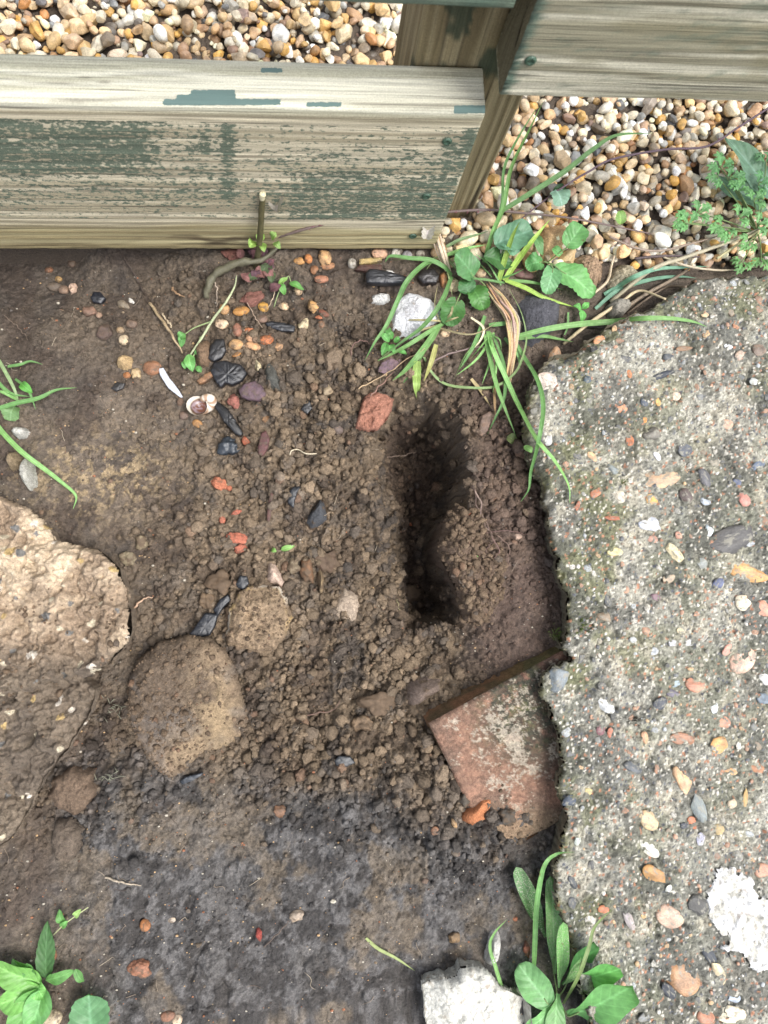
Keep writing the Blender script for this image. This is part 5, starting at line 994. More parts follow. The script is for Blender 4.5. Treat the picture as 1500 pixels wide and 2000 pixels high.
shard('bark_piece', 'reddish-purple bark shred right of the round cracked charcoal', 'bark', [(505,880),(512,850),(520,845),(528,860),(524,880),(515,895),(506,892)], .006, (96,58,58), mat='stone', seed=7)
shard('charcoal', 'curved black charcoal flake in the centre crumbs', 'charcoal', [(562,965),(572,953),(588,951),(580,965),(576,980),(574,995),(562,984)], .006, (44,50,62), group=ch, seed=8)
shard('charcoal', 'glossy black charcoal wedge, lower end by the big sandstone', 'charcoal', [(369,1240),(384,1222),(402,1196),(428,1198),(422,1222),(412,1240),(392,1244)], .008, (34,40,54), group=ch, seed=9)
shard('charcoal', 'glossy black charcoal slip between two brown clods', 'charcoal', [(420,1190),(434,1168),(450,1160),(454,1172),(440,1186),(428,1204)], .008, (34,40,54), group=ch, seed=10)
shard('charcoal', 'small black charcoal tuft above the earth-coated flint', 'charcoal', [(462,1142),(470,1124),(484,1126),(488,1140),(478,1152),(466,1148)], .006, (36,44,56), group=ch, seed=11)
shard('charcoal', 'dark burnt stick end beside the brown cobble and seedling', 'charcoal', [(408,706),(412,682),(424,668),(440,668),(444,690),(436,704),(420,712)], .008, (48,48,54), group=ch, seed=12)
shard('charcoal', 'small dark charcoal bit left of the pit, in the crumbs', 'charcoal', [(588,802),(596,785),(606,784),(610,800),(600,812)], .005, (48,48,54), group=ch, seed=13)
shard('charcoal', 'thin dark sliver pressed into the clay at the sandstone foot', 'charcoal', [(352,1524),(362,1516),(398,1506),(396,1512),(372,1524),(358,1530)], .004, (70,80,94), group=ch, seed=14)
shard('charcoal', 'dull blue-black lump in the clay below the beige clods', 'charcoal', [(652,1484),(662,1474),(684,1476),(694,1488),(676,1496),(656,1494)], .005, (58,64,72), group=ch, seed=15)
shard('charcoal', 'small dark flake on smooth soil left of the shell', 'charcoal', [(218,760),(230,748),(246,750),(242,760),(228,766)], .003, (58,54,54), group=ch, seed=16)
shard('charcoal', 'purple-black stone chip under the leafy weed', 'charcoal', [(812,548),(820,534),(845,532),(856,546),(850,560),(824,560)], .010, (56,46,50), group=ch, seed=17)
shard('bark_piece', 'purple dead leaf scrap above the brick fragment', 'dead leaf', [(736,730),(744,712),(762,704),(782,706),(772,722),(752,734)], .002, (112,88,100), mat='stone', seed=18, dz=.003)
shard('silver_strip', 'narrow crumpled silvery-white strip leading to the snail shell', 'strip', [(312,724),(322,722),(334,744),(352,766),(362,784),(352,778),(332,762),(316,738)], .0025, (206,212,224), mat='chalk_plain', seed=19, dz=.004)
shard('wood_splinter', 'flat tan wood splinter poking from under the board', 'wood splinter', [(700,520),(702,510),(745,507),(745,514),(720,518)], .005, (168,146,92), mat='stone', seed=20, ridges=.0003, rdir=(0, 1))
shard('wood_splinter', 'dark reddish wood strip below the tan splinter', 'wood splinter', [(692,530),(700,522),(745,520),(745,530),(715,534)], .005, (84,54,46), mat='stone', seed=21, ridges=.0003, rdir=(0, 1))
shard('wood_splinter', 'brown wood chip by the ridged charcoal slab', 'wood splinter', [(386,748),(400,736),(418,728),(420,738),(404,750),(392,754)], .006, (150,108,74), mat='stone', seed=22)
shard('wood_splinter', 'upright reddish bark sliver in the centre crumbs', 'wood splinter', [(521,1018),(524,985),(528,962),(534,964),(532,990),(527,1020)], .004, (98,66,60), mat='stone', seed=23)
shard('wood_splinter', 'dull pink-grey wood chip on the bank above the green cotyledon', 'wood splinter', [(930,848),(938,815),(955,805),(960,815),(948,846),(936,856)], .006, (128,104,90), mat='stone', seed=24)

# snail shell
g = G(392, 795); parts = []
turns = 2.6; n_ = 90; th = np.linspace(0, turns * 2 * math.pi, n_); gr = np.exp(.19 * (th - th[-1])); Rs = .0122; k_ = 18
ctr = np.stack([np.cos(th) * Rs * .92 * gr, np.sin(th) * Rs * .92 * gr, .010 * (1 - gr)], -1); tg = np.gradient(ctr, axis=0); tg /= np.linalg.norm(tg, axis=1)[:, None]
sd_ = ctr * np.array([1, 1, 0]); sd_ /= np.linalg.norm(sd_, axis=1)[:, None] + 1e-9; upv = np.cross(sd_, tg); an = np.linspace(0, 2 * math.pi, k_, endpoint=False)
rad = Rs * .88 * gr; flare = 1 + .14 * sm(.96, 1, np.linspace(0, 1, n_))
v = ctr[:, None] + (rad * flare)[:, None, None] * (np.cos(an)[None, :, None] * sd_[:, None] + np.sin(an)[None, :, None] * upv[:, None])
i = np.arange(n_ * k_).reshape(n_, k_); j = np.roll(i, -1, 1); f = np.stack([i[:-1], i[1:], j[1:], j[:-1]], -1).reshape(-1, 4)
cc = mixc(S((226, 214, 196)), S((176, 140, 110)), np.repeat(sm(.35, .6, n2(th * 2.2, th * 0, 2)), k_)); cc = np.where((np.repeat(np.arange(n_), k_) > n_ - 4)[:, None], S((236, 226, 208)), cc)
# orient: mouth up and to the left of the picture
ang_ = math.radians(150) - th[-1]; 
def rot3(a, ax): return np.array(Matrix.Rotation(a, 3, ax))
mouth_t = tg[-1]; tgt = np.array([-.12, .10, 1.0]); tgt /= np.linalg.norm(tgt)
RM = np.array(Vector(mouth_t).rotation_difference(Vector(tgt)).to_matrix()); vv = v.reshape(-1, 3) @ RM.T; off = ctr[-1] @ RM.T
mc = P(385, 792, g[2] + .013); sh_loc = mc - off
shell = link('snail_shell', mesh('snail_shell', vv, f, cc, mat=M['shell']), None, tuple(sh_loc), 'empty cream snail shell with its brown-lined mouth facing up', 'snail shell')
u, w_ = np.meshgrid(np.linspace(0.02, 1, 9), an, indexing='ij')
bowl = ctr[-4] + (rad[-6] * .98 * u)[..., None] * (np.cos(w_)[..., None] * sd_[-1] + np.sin(w_)[..., None] * upv[-1]) + tg[-1] * (.0032 * u ** 2 - .0016)[..., None]
bi = np.arange(9 * k_).reshape(9, k_); bj = np.roll(bi, -1, 1); bf = np.stack([bi[:-1], bi[1:], bj[1:], bj[:-1]], -1).reshape(-1, 4)
bc = mixc(S((112, 66, 46)), S((140, 118, 124)), sm(.45, .6, n2(w_.ravel() * 1.5, u.ravel() * 4, 3)))
link('shell_mouth', mesh('shell_mouth', bowl.reshape(-1, 3) @ RM.T, bf, bc, mat=M['shell']), shell)
EXCL.append((g[0], g[1], .022))

# ------------------------------------------------------------------ plants
rp = np.random.default_rng(5)
LG, MG, DG, YG, BG = (130,184,98), (112,166,90), (70,120,64), (166,204,84), (106,158,126)
def wpts(pts, dflt=None):
    """(px,py,height above soil or slab) -> world"""
    o = []
    for q_ in pts:
        a, b, h_ = q_; p = P(a, b, 0.0); z = ground(p[0], p[1]); p = P(a, b, z + h_)
        for _ in range(2): z = ground(p[0], p[1]); p = P(a, b, z + h_)
        o.append(p)
    return np.array(o)
def ground(x, y):
    z = float(hz(x, y)); zs, ds = slabz(x, y)
    if .2 < x < .66 and -.53 < y < .4 and ds > -.002: z = max(z, float(zs))
    if float(sdf(np.array([x]), np.array([y]), gr_poly)[0]) > 0: z = max(z, .002)
    return z
def part(name, parent, v, f, col, mat, uv=None, label=None):
    lo = np.array(parent.location) if parent is not None else np.zeros(3); q_ = parent
    while q_ is not None and q_.parent is not None: q_ = q_.parent; lo = lo + np.array(q_.location)
    attrc = None
    if isinstance(col, np.ndarray) and col.ndim == 2: attrc = col; col = None
    return link(name, mesh(name, v - lo, f, attrc, uv=uv, mat=mat), parent, label=label, color=None if col is None else S(col, .82 if mat in LEAFM else KALB))
LEAFM = (M['leaf'], M['leaf_dusty'], M['blade'], M['dry'])
def blade(parent, pts, wpx, col, name='blade', mat='blade', h=None, twist=.5, fold=.25, label=None, base=None):
    P3 = wpts(pts); wm = wpx * .00046
    v, f, uv = strip(P3, [wm * .4, wm * .5, wm * .5, wm * .42, wm * .28, wm * .03], 34, fold, twist, rp.uniform(-.25, .1))
    cc = np.clip(np.array(col) * rp.uniform(.9, 1.1), 0, 250); return part(name, parent, v, f, cc, M[mat], uv, label)
def leaf(parent, base, tip, wpx, col, hb=.006, ht=.008, lobes=0, curl=.003, petiole=None, mat='leaf', prof='ovate', name='leaf', teeth=0.0, label=None, cup=.12, nu=24, nv=9):
    B, T = wpts([(base[0], base[1], hb), (tip[0], tip[1], ht)]); mid_ = (B + T) / 2 + np.array([0, 0, curl])
    c = splinep([B, mid_, T], nu); t, s, u_ = frames(c); tt = np.linspace(0, 1, nu)
    if prof == 'round': wd = np.sqrt(np.clip(1 - (2 * (tt - .5)) ** 2, 0, 1)) ** .8
    elif prof == 'heart': wd = np.sqrt(np.clip(1 - ((tt - .36) / np.where(tt < .36, .37, .64)) ** 2, 0, 1)) ** .85
    elif prof == 'spoon': wd = np.where(tt < .25, .18 + .5 * (tt / .25) ** 2, .18 + .82 * np.sqrt(np.clip(1 - ((tt - .62) / np.where(tt < .62, .42, .385)) ** 2, 0, 1)))
    else: wd = np.sin(math.pi * tt ** .8) ** .8
    wd = np.clip(wd, 0, 1) * (1 + teeth * (np.abs(np.sin(tt * math.pi * 7)) - .5)); wd[-1] *= .1
    if lobes: wd = wd * (.62 + .38 * np.abs(np.cos(tt * math.pi * (lobes + .5))))
    w_ = wd * wpx * .00055 * .5; cs = np.linspace(-1, 1, nv)
    und = .22 * w_.max() * np.sin(tt * 9 + rp.uniform(0, 6))[:, None] * np.abs(cs)[None]
    v = c[:, None] + s[:, None] * (cs[None, :, None] * w_[:, None, None]) + u_[:, None] * ((np.abs(cs)[None] ** 1.5 * w_[:, None] * cup * 2 + und)[..., None])
    if prof == 'heart':  # the base lobes sweep back
        back = np.exp(-(tt / .12) ** 2)[:, None] * np.abs(cs)[None] ** 1.5 * .16 * np.linalg.norm(T - B); v -= t[:, None] * back[..., None]
    uv = np.stack(np.broadcast_arrays(tt[:, None], cs[None]), -1).reshape(-1, 2); cc = np.clip(np.array(col) * rp.uniform(.92, 1.08), 0, 250)
    o = part(name, parent, v.reshape(-1, 3), gridfaces(nu, nv), cc, M[mat], uv, label)
    if petiole is not None:
        q_ = wpts([petiole]); v, f = tube([q_[0], (q_[0] + B) / 2 + np.array([0, 0, .002]), B, c[4]], [.0009, .0008, .0007], 14, 6)
        part('leaf_stalk', o, v, f, np.tile(S((130, 160, 90), .6), (len(v), 1)), M['bark'])
    return o
def stem(parent, pts, r_, col, name='stem', n=26, noise_=.12, label=None):
    v, f = tube(wpts(pts), r_, n, 7, noise_, int(rp.integers(99))); return part(name, parent, v, f, np.tile(S(col), (len(v), 1)) * (rp.uniform(.8, 1.15, (len(v), 1))), M['bark'], None, label)
def plantroot(name, px, py, label, cat, group=None):
    p = wpts([(px, py, 0)])[0]; return empty(name, tuple(p), label, cat, group)

T = plantroot('grass_tuft', 960, 600, 'straggling grass tuft with long green blades spreading from the centre', 'grass tuft')
GB = [
([(945,512,.004),(962,455,.02),(983,405,.04),(998,330,.06),(1030,262,.08),(1060,200,.095)],11,LG),
([(946,512,.004),(964,452,.02),(980,398,.035),(984,330,.055),(1010,272,.07),(1052,205,.085)],10,MG),
([(975,415,.03),(1035,378,.04),(1105,333,.045),(1160,290,.05),(1205,264,.05),(1275,260,.045)],13,MG),
([(973,553,.004),(985,510,.02),(1000,465,.03),(1015,433,.045)],14,YG),
([(985,548,.004),(1010,510,.018),(1040,470,.03),(1073,430,.04)],15,YG),
([(882,538,.01),(868,522,.018),(840,508,.02),(800,504,.018),(763,500,.014),(752,512,.008)],12,MG),
([(862,512,.012),(833,514,.02),(797,547,.022),(777,587,.02),(755,635,.014),(733,667,.009),(713,703,.004)],13,MG),
([(882,540,.014),(867,580,.026),(847,613,.026),(820,643,.022),(785,668,.014),(737,705,.006)],12,MG),
([(866,632,.006),(835,650,.014),(800,672,.014),(767,690,.008),(738,705,.004)],11,LG),
([(857,637,.006),(840,664,.012),(815,696,.012),(790,724,.010),(767,743,.006)],17,LG),
([(850,650,.005),(820,700,.009),(800,730,.008),(785,752,.005)],9,MG),
([(1000,660,.006),(1067,643,.016),(1133,633,.018),(1200,628,.014),(1255,622,.012),(1310,622,.009),(1353,628,.006),(1380,638,.003)],15,LG),
([(1000,663,.005),(1057,657,.010),(1090,662,.009),(1120,668,.006)],10,LG),
([(953,647,.006),(963,683,.018),(990,743,.02),(1013,793,.03),(1047,857,.045),(1083,900,.04),(1110,947,.012),(1113,982,.004)],13,LG),
([(1003,663,.006),(1025,700,.016),(1050,743,.03),(1061,793,.044),(1053,857,.05),(1037,920,.03),(1033,955,.018),(1017,980,.008)],11,MG),
([(947,653,.006),(957,700,.014),(970,753,.018),(985,795,.02),(1008,853,.008)],12,LG),
([(963,653,.006),(985,717,.016),(985,775,.018),(968,815,.012),(952,848,.004)],9,MG),
([(828,697,.004),(843,727,.008),(870,750,.01),(913,757,.012),(967,755,.014),(1007,727,.016),(1024,687,.014),(1028,655,.012),(1018,610,.010),(993,562,.006)],7,(132,160,98)),
([(947,617,.006),(933,657,.012),(917,690,.01),(897,722,.004)],11,MG),
([(987,548,.006),(1025,562,.012),(1065,582,.012),(1123,600,.006)],12,YG),
([(990,548,.006),(1040,552,.010),(1100,566,.006)],9,LG),
([(955,635,.006),(985,632,.01),(1018,628,.006)],11,MG),
([(985,660,.004),(1010,690,.008),(1015,715,.006)],10,MG),
([(1180,575,.004),(1207,560,.012),(1240,540,.015),(1283,525,.014),(1333,522,.010),(1385,520,.006)],12,BG),
([(1163,603,.004),(1207,567,.012),(1267,547,.012),(1320,540,.009),(1360,543,.005)],11,BG),
([(872,482,.008),(900,468,.014),(935,458,.012),(958,450,.008)],10,(128,160,110)),
([(868,500,.006),(910,486,.01),(950,478,.008)],10,LG),
([(1110,610,.004),(1108,640,.006),(1098,662,.004)],6,MG)]
for pts, w_, c_ in GB: blade(T, pts, w_, c_, twist=rp.uniform(-.7, .8))
for k in range(26):      # fine tangled blades between the long ones
    bx0, by0 = ((958, 650), (975, 548), (868, 505), (860, 635))[k % 4]; an = rp.uniform(0, 6.28) if k % 4 else rp.uniform(3.6, 6.0); L = rp.uniform(40, 120); dx_, dy_ = L * math.cos(an), -L * math.sin(an); cv = rp.uniform(-25, 25)
    blade(T, [(bx0 + rp.normal(0, 6), by0 + rp.normal(0, 6), .004), (bx0 + dx_ * .5 - dy_ * cv / 120, by0 + dy_ * .5 + dx_ * cv / 120, rp.uniform(.01, .022)), (bx0 + dx_, by0 + dy_, rp.uniform(.004, .010))], rp.uniform(3, 7), [LG, MG, (150,170,110), (176,164,118)][k % 4], twist=rp.uniform(-1, 1))
blade(T, [(815,705,.012),(814,730,.014),(814,760,.014),(815,797,.008)], 22, (168,204,100), twist=.1, label='broad pale green hanging blade')
blade(T, [(852,673,.010),(842,708,.012),(828,745,.008)], 13, (186,186,104), twist=.2, label='yellowing spotted blade')
blade(T, [(920,740,.004),(940,765,.006),(960,798,.004)], 10, (168,150,104), mat='dry', label='withered tan blade')
blade(T, [(966,755,.008),(966,790,.012),(968,812,.006)], 8, (150,120,80), mat='dry', label='withered brown blade tip')
blade(T, [(920,620,.01),(944,640,.012),(938,665,.012),(915,690,.004)], 6, (210,200,160), mat='dry', label='papery white blade')
# straw-like husk in the tuft
Hk = plantroot('dry_stump', 985, 600, 'frayed pale brown dead stalk running down through the grass tuft', 'dead stalk')
for k in range(26):
    o_ = rp.normal(0, 8); a = rp.uniform(0, .35); b_ = rp.uniform(.6, 1)
    base_ = [(952, 555), (975, 585), (1000, 625), (1002, 680), (992, 745)]
    pts = [(x + o_ * (.7 + .3 * math.sin(i_ * 1.3)), y + rp.normal(0, 3), .006 + .010 * math.sin(i_ / 4 * 3.1) + rp.uniform(0, .003)) for i_, (x, y) in enumerate(base_)]
    k0 = int(rp.integers(0, 3)); stem(Hk, pts[k0:k0 + 3] if k0 else pts, [.0009, .0013, .0006], (200 + rp.integers(-30, 20), 170 + rp.integers(-30, 10), 130 + rp.integers(-30, 10)), name='fibre', n=18)
Hk2 = plantroot('dry_stump', 860, 480, 'short bleached dead stalk leaning at the board end', 'dead stalk')
for k in range(10):
    o_ = rp.normal(0, 5); stem(Hk2, [(852 + o_, 455, .016), (862 + o_, 490, .018), (876 + o_ * .6, 530, .008)], [.0008, .0012, .0007], (214, 190, 160), name='fibre', n=14)

Wd = plantroot('leafy_weed', 950, 545, 'low weed with rounded scalloped leaves in the middle of the grass tuft', 'weed')
leaf(Wd, (925,540), (888,495), 58, (98,158,92), .012, .022, prof='round', teeth=.06, petiole=(950,560,.004))
leaf(Wd, (892,590), (872,636), 52, (84,142,68), .014, .010, prof='heart', teeth=.08, petiole=(905,560,.006))
leaf(Wd, (925,565), (945,606), 46, (84,146,62), .012, .010, prof='heart', teeth=.15)
leaf(Wd, (915,575), (905,545), 40, (72,130,70), .010, .012, prof='ovate', teeth=.1)
leaf(Wd, (945,500), (1000,520), 44, (66,116,58), .012, .010, prof='ovate', teeth=.12)
leaf(Wd, (965,478), (1040,450), 60, (104,158,118), .016, .020, prof='round', teeth=.05)
leaf(Wd, (975,455), (1015,492), 52, (100,154,116), .016, .012, prof='round', teeth=.05)
Wb = plantroot('leafy_weed', 1075, 515, 'weed with four toothed heart-shaped leaves standing by the dark stone', 'weed')
leaf(Wb, (1106,484), (1138,438), 48, (108,176,96), .022, .030, prof='round', teeth=.08, petiole=(1070,512,.006))
leaf(Wb, (1080,525), (1066,575), 42, (110,170,108), .016, .016, prof='heart', teeth=.1, petiole=(1070,512,.006))
leaf(Wb, (1094,528), (1160,576), 58, (112,180,96), .018, .018, prof='heart', teeth=.14, petiole=(1070,512,.006))
leaf(Wb, (1058,512), (1026,520), 40, (98,168,90), .014, .014, prof='heart', teeth=.12, petiole=(1070,514,.006))
leaf(Wb, (1080,485), (1094,500), 20, (104,172,92), .014, .014, prof='round')
leaf(Wb, (1040,455), (1060,500), 22, (104,160,90), .010, .010, prof='ovate')
Sd = plantroot('seedling', 765, 680, 'small seedling cluster of oval leaves left of the white limestone', 'seedling')
for a, b_, c_, d_, w_ in ((768,662,752,645,14),(760,668,742,650,14),(755,670,746,695,16),(763,672,770,690,12),(770,668,782,660,12),(775,684,795,692,10),(757,655,762,640,10),(766,676,757,686,10)): leaf(Sd, (a, b_), (c_, d_), w_, (98,170,80), .008, .010)
Sd2 = plantroot('seedling', 1132, 600, 'tiny two-leaved sprout above the dark stone chip', 'seedling')
for a, b_, c_, d_, w_ in ((1135,605,1120,596,14),(1137,603,1150,592,14),(1136,606,1136,630,16)): leaf(Sd2, (a, b_), (c_, d_), w_, (110,190,90), .010, .011)
Sd3 = plantroot('seedling', 555, 560, 'small seedling with two pointed leaves below the bramble', 'seedling')
leaf(Sd3, (548,555), (556,576), 16, (110,180,80), .010, .006); leaf(Sd3, (565,552), (594,566), 14, (112,186,84), .012, .010); stem(Sd3, [(535,600,.002),(545,570,.006),(562,540,.014),(568,550,.012)], [.0006], (150,170,110))
leaf(Sd3, (562,542), (540,560), 10, (140,190,90), .014, .01)
Sg = plantroot('fallen_seedling', 385, 690, 'uprooted pale-stemmed seedling with round green leaves lying on pebbles', 'seedling')
stem(Sg, [(462,538,.014),(458,560,.016),(440,592,.014),(415,625,.012),(394,660,.012),(372,692,.010)], [.0006, .0013, .0016, .0011], (176,186,140)); stem(Sg, [(392,658,.012),(384,680,.011),(376,700,.009)], [.0009, .0007], (150,180,110))
stem(Sg, [(412,628,.012),(380,640,.012),(362,652,.010)], [.0009, .0005], (150,170,110))
for a, b_, c_, d_, w_ in ((362,652,347,664,18),(358,656,354,678,16),(368,692,376,726,24),(380,690,396,686,12),(384,716,394,728,13),(362,720,358,704,10)): leaf(Sg, (a, b_), (c_, d_), w_, (112,182,92), .010, .008)

# bramble
Br = plantroot('bramble', 505, 520, 'bramble shoot with cut stub and green and red leaves against the board', 'bramble')
stem(Br, [(500,520,.004),(506,480,.05),(510,430,.10),(513,385,.13)], [.0036, .0033, .0031], (98,92,58), name='cut_stub'); stem(Br, [(512,388,.13),(513,378,.137)], [.0032, .0033], (222,212,170), name='stub_end', n=6)
stem(Br, [(548,478,.03),(510,508,.03),(470,512,.028),(425,532,.022),(408,556,.014),(402,582,.006)], [.0015, .003, .0042, .0048, .0046, .0036], (100,96,74), noise_=.3, name='old_cane')
BC = stem(Br, [(528,468,.03),(560,458,.05),(600,446,.06),(650,434,.07),(700,428,.06),(790,420,.045),(870,414,.03),(950,410,.02),(1010,415,.018),(1100,424,.018),(1190,440,.014),(1272,457,.006)], [.0016, .0017, .0015, .0014, .0016, .0016, .0012, .0008], (118,98,92), name='cane', n=90)
def thorns(parent, path, n_):
    q_ = splinep(wpts(path), n_); parts = []
    for p in q_:
        d_ = rp.normal(size=3); d_[2] = abs(d_[2]) * .4; d_ /= np.linalg.norm(d_); v, f = tube([p, p + d_ * .0022, p + d_ * .0040 + np.array([.0006, 0, -.0004])], [.0009, .0004, .0001], 4, 5); parts.append((v, f, np.tile(S((130, 70, 80)), (len(v), 1))))
    v, f, c = joinm(parts); part('thorns', parent, v, f, c, M['bark'])
thorns(BC, [(535,466,.03),(600,446,.06),(650,434,.07),(700,428,.06)], 22); thorns(BC, [(870,414,.03),(1010,415,.018),(1150,432,.016)], 14)
for a, b_, c_, d_, w_, cl in ((500,425,472,432,30,(70,120,62)),(505,430,490,452,24,(96,92,60)),(515,420,530,405,22,(74,126,64)),(502,475,486,482,22,(150,190,84)),(508,470,510,455,18,(150,190,84)),(512,476,516,492,16,(150,192,88)),(530,468,540,455,16,(140,180,90)),(534,474,548,486,14,(140,180,90)),(505,430,515,450,22,(84,128,66)),
                            (695,408,655,410,30,(60,112,62)),(700,412,708,428,18,(66,116,66)),(660,405,640,398,14,(66,112,64))): leaf(Br, (a, b_), (c_, d_), w_, cl, .05, .055, teeth=.14)
for k in range(16):
    a, b_ = 505 + rp.normal(0, 26), 530 + rp.normal(0, 18); an = rp.uniform(0, 6.28); leaf(Br, (a, b_), (a + 26 * math.cos(an), b_ + 22 * math.sin(an)), rp.uniform(16, 26), [(112,72,76),(92,62,70),(130,86,80),(78,96,60)][k % 4], .012, .014, teeth=.2, mat='dry', label='reddish-purple bramble leaf')
dl = plantroot('dead_leaf', 545, 390, 'curled grey-white dead leaf beside the bramble stub', 'dead leaf'); leaf(dl, (540,415), (552,364), 26, (196,186,166), .10, .13, mat='dry', teeth=.25, curl=.008, cup=.4)
dl = plantroot('dead_leaf', 825, 445, 'crumpled pale dead leaf stuck at the board end', 'dead leaf'); leaf(dl, (832,465), (840,432), 24, (196,190,176), .045, .05, mat='dry', teeth=.3, curl=.006, cup=.5)
ml = plantroot('leaf_scrap', 812, 455, 'dark green leaf scrap clinging to the board end beside the pale dead leaf', 'leaf'); leaf(ml, (812,435), (822,462), 14, (58,100,66), .05, .04, teeth=.2)
Pc = plantroot('purple_twig', 1300, 292, 'thin purple thorny twig arching over the gravel under the upper board', 'twig')
PT = [(985,455,.004),(1040,410,.02),(1090,372,.03),(1150,335,.035),(1200,310,.035),(1300,292,.03),(1380,286,.03),(1440,250,.04),(1510,205,.05)]
s_ = stem(Pc, PT, [.0007, .0011, .0013, .0014, .0012], (104,82,92), n=80); thorns(s_, PT, 26)
leaf(Pc, (1085,370), (1098,402), 42, (150,200,168), .03, .03, prof='round', teeth=.1, label='pale blue-green leaf'); leaf(Pc, (1105,365), (1078,382), 24, (56,96,58), .03, .02)
lf = plantroot('small_leaf', 1210, 425, 'small pleated bright green leaf on the gravel below the twig', 'leaf'); leaf(lf, (1212,438), (1208,412), 26, (132,176,84), .012, .018, teeth=.2)

# herb robert and big leaf at the right
def lobed(parent, cx, cy, r_, an0, col, h=.02, stalk=None):
    for k in range(3):
        a = an0 + (k - 1) * 1.15; L = r_ * (1.0 if k == 1 else .85); bx, by = cx + .12 * r_ * math.cos(a), cy - .12 * r_ * math.sin(a)
        o = leaf(parent, (bx, by), (cx + L * math.cos(a), cy - L * math.sin(a)), L * .42, col, h, h + .003, lobes=2, teeth=.2, name='leaflet', petiole=stalk if k == 1 else None)
        for sgn in (-1, 1):
            for t_, l2 in ((.35, .42), (.62, .34)):
                x0_, y0__ = cx + L * t_ * math.cos(a), cy - L * t_ * math.sin(a); a2 = a + sgn * .95; leaf(parent, (x0_, y0__), (x0_ + L * l2 * math.cos(a2), y0__ - L * l2 * math.sin(a2)), L * .24, col, h + .001, h + .003, lobes=1, teeth=.25, name='leaflet', nu=11, nv=5)
Hr = plantroot('herb_robert', 1470, 440, 'ferny light green weed with lobed leaves at the right edge', 'weed')
for cx, cy, r_, an0, cl in ((1345,440,38,2.2,(124,190,110)),(1362,418,34,.6,(126,190,112)),(1335,432,26,3.6,(120,186,104)),(1408,330,36,1.8,(120,186,110)),(1422,350,36,.3,(118,182,110)),(1405,345,30,3.3,(120,186,110)),(1440,372,30,1.2,(116,180,100)),(1412,442,34,3.4,(122,186,104)),(1440,425,34,.5,(126,190,110)),(1418,448,30,4.6,(120,180,104)),(1470,395,34,.8,(122,184,106)),(1478,360,34,.2,(112,176,110)),(1478,440,34,.3,(126,184,112)),(1465,470,30,3.9,(120,178,100)),(1485,500,34,5.2,(116,172,96)),(1450,510,30,4.3,(118,178,100)),(1495,320,34,1.2,(110,170,108))):
    lobed(Hr, cx, cy, r_, an0, cl, .022, (1480, 455, .004))
bl = plantroot('broad_leaf', 1450, 340, 'large matt blue-green leaf lying behind the ferny weed', 'leaf'); leaf(bl, (1520,400), (1418,268), 66, (116,158,126), .008, .02, teeth=.06, prof='ovate'); leaf(bl, (1500,410), (1385,345), 52, (108,152,118), .006, .012, teeth=.1)
# dry stalks along the slab's end
Ds = 'dry stalks beside the slab'
for k, (pts, r_, cl, lab) in enumerate((
 ([(1100,672,.004),(1150,632,.01),(1215,588,.014),(1250,568,.014),(1300,584,.008)], .0020, (204,184,142), 'thick pale straw bent over at the slab corner'),
 ([(1192,590,.006),(1270,528,.012),(1340,502,.014),(1430,470,.014),(1500,440,.01)], .0024, (170,160,130), 'long grey-brown stalk running along the slab end'),
 ([(1290,500,.008),(1345,520,.016),(1420,528,.016),(1510,516,.012)], .0013, (190,174,144), 'thin pale stem crossing the slab end to the right'),
 ([(1190,462,.008),(1240,484,.012),(1290,490,.012),(1350,476,.012),(1400,462,.010)], .0014, (150,130,112), 'brown twig bowed over the gravel, above the crumbly lump'),
 ([(1210,610,.006),(1260,575,.010),(1315,545,.010),(1350,522,.008)], .0022, (142,124,102), 'dark brown stalk tucked behind the slab corner'),
 ([(1150,580,.008),(1185,550,.012),(1195,515,.014),(1200,500,.010)], .0016, (206,184,150), 'short broken straw stub by the round crumbly lump'),
 ([(1240,505,.006),(1300,500,.010),(1370,502,.010)], .0016, (86,70,70), 'dark dead twig under the bowed brown one'),
 ([(1340,560,.008),(1300,562,.009),(1255,590,.008),(1225,612,.004)], .0014, (124,106,86), 'thin dark straw lying flat against the slab face'),
 ([(1400,505,.010),(1440,478,.014),(1510,432,.016)], .0016, (176,168,120), 'greenish stalk leaning under the ferny weed'),
 ([(1180,640,.004),(1140,640,.006),(1110,668,.004)], .0013, (70,62,62), 'short black twig between dark stone and slab'))):
    p = wpts([pts[0]])[0]; v, f = tube(wpts(pts), [r_, r_ * 1.1, r_ * .9, r_ * .6], 40, 7, .15, k); og = np.array([v[:, 0].mean(), v[:, 1].mean(), v[:, 2].min()])
    link('dry_stalk', mesh('dry_stalk', v - og, f, np.tile(S(cl), (len(v), 1)) * rp.uniform(.8, 1.15, (len(v), 1)), mat=M['bark']), None, tuple(og), lab, 'stalk', Ds)
# bottom right plant
B2 = plantroot('leafy_plant', 1090, 1945, 'plant with spoon-shaped green leaves growing against the slab, bottom right', 'weed')
cp_ = (1088, 1950, .004)
leaf(B2, (1110,1985), (1236,1925), 78, (112,184,96), .02, .03, prof='spoon', petiole=cp_, cup=.18)
leaf(B2, (1112,1912), (1212,1893), 48, (104,180,88), .025, .032, prof='spoon', petiole=cp_)
leaf(B2, (1072,1962), (1014,1885), 60, (116,176,104), .02, .024, prof='round', petiole=cp_)
leaf(B2, (1082,1900), (1076,1712), 34, (124,180,104), .015, .025, prof='spoon', mat='leaf_dusty', petiole=cp_)
leaf(B2, (1066,1830), (1008,1694), 34, (92,142,78), .012, .016, prof='spoon', mat='leaf_dusty')
leaf(B2, (1092,1930), (1100,1800), 26, (116,180,92), .015, .025, prof='spoon', mat='leaf_dusty')
leaf(B2, (1100,1925), (1160,1838), 40, (76,136,70), .012, .02, prof='spoon')
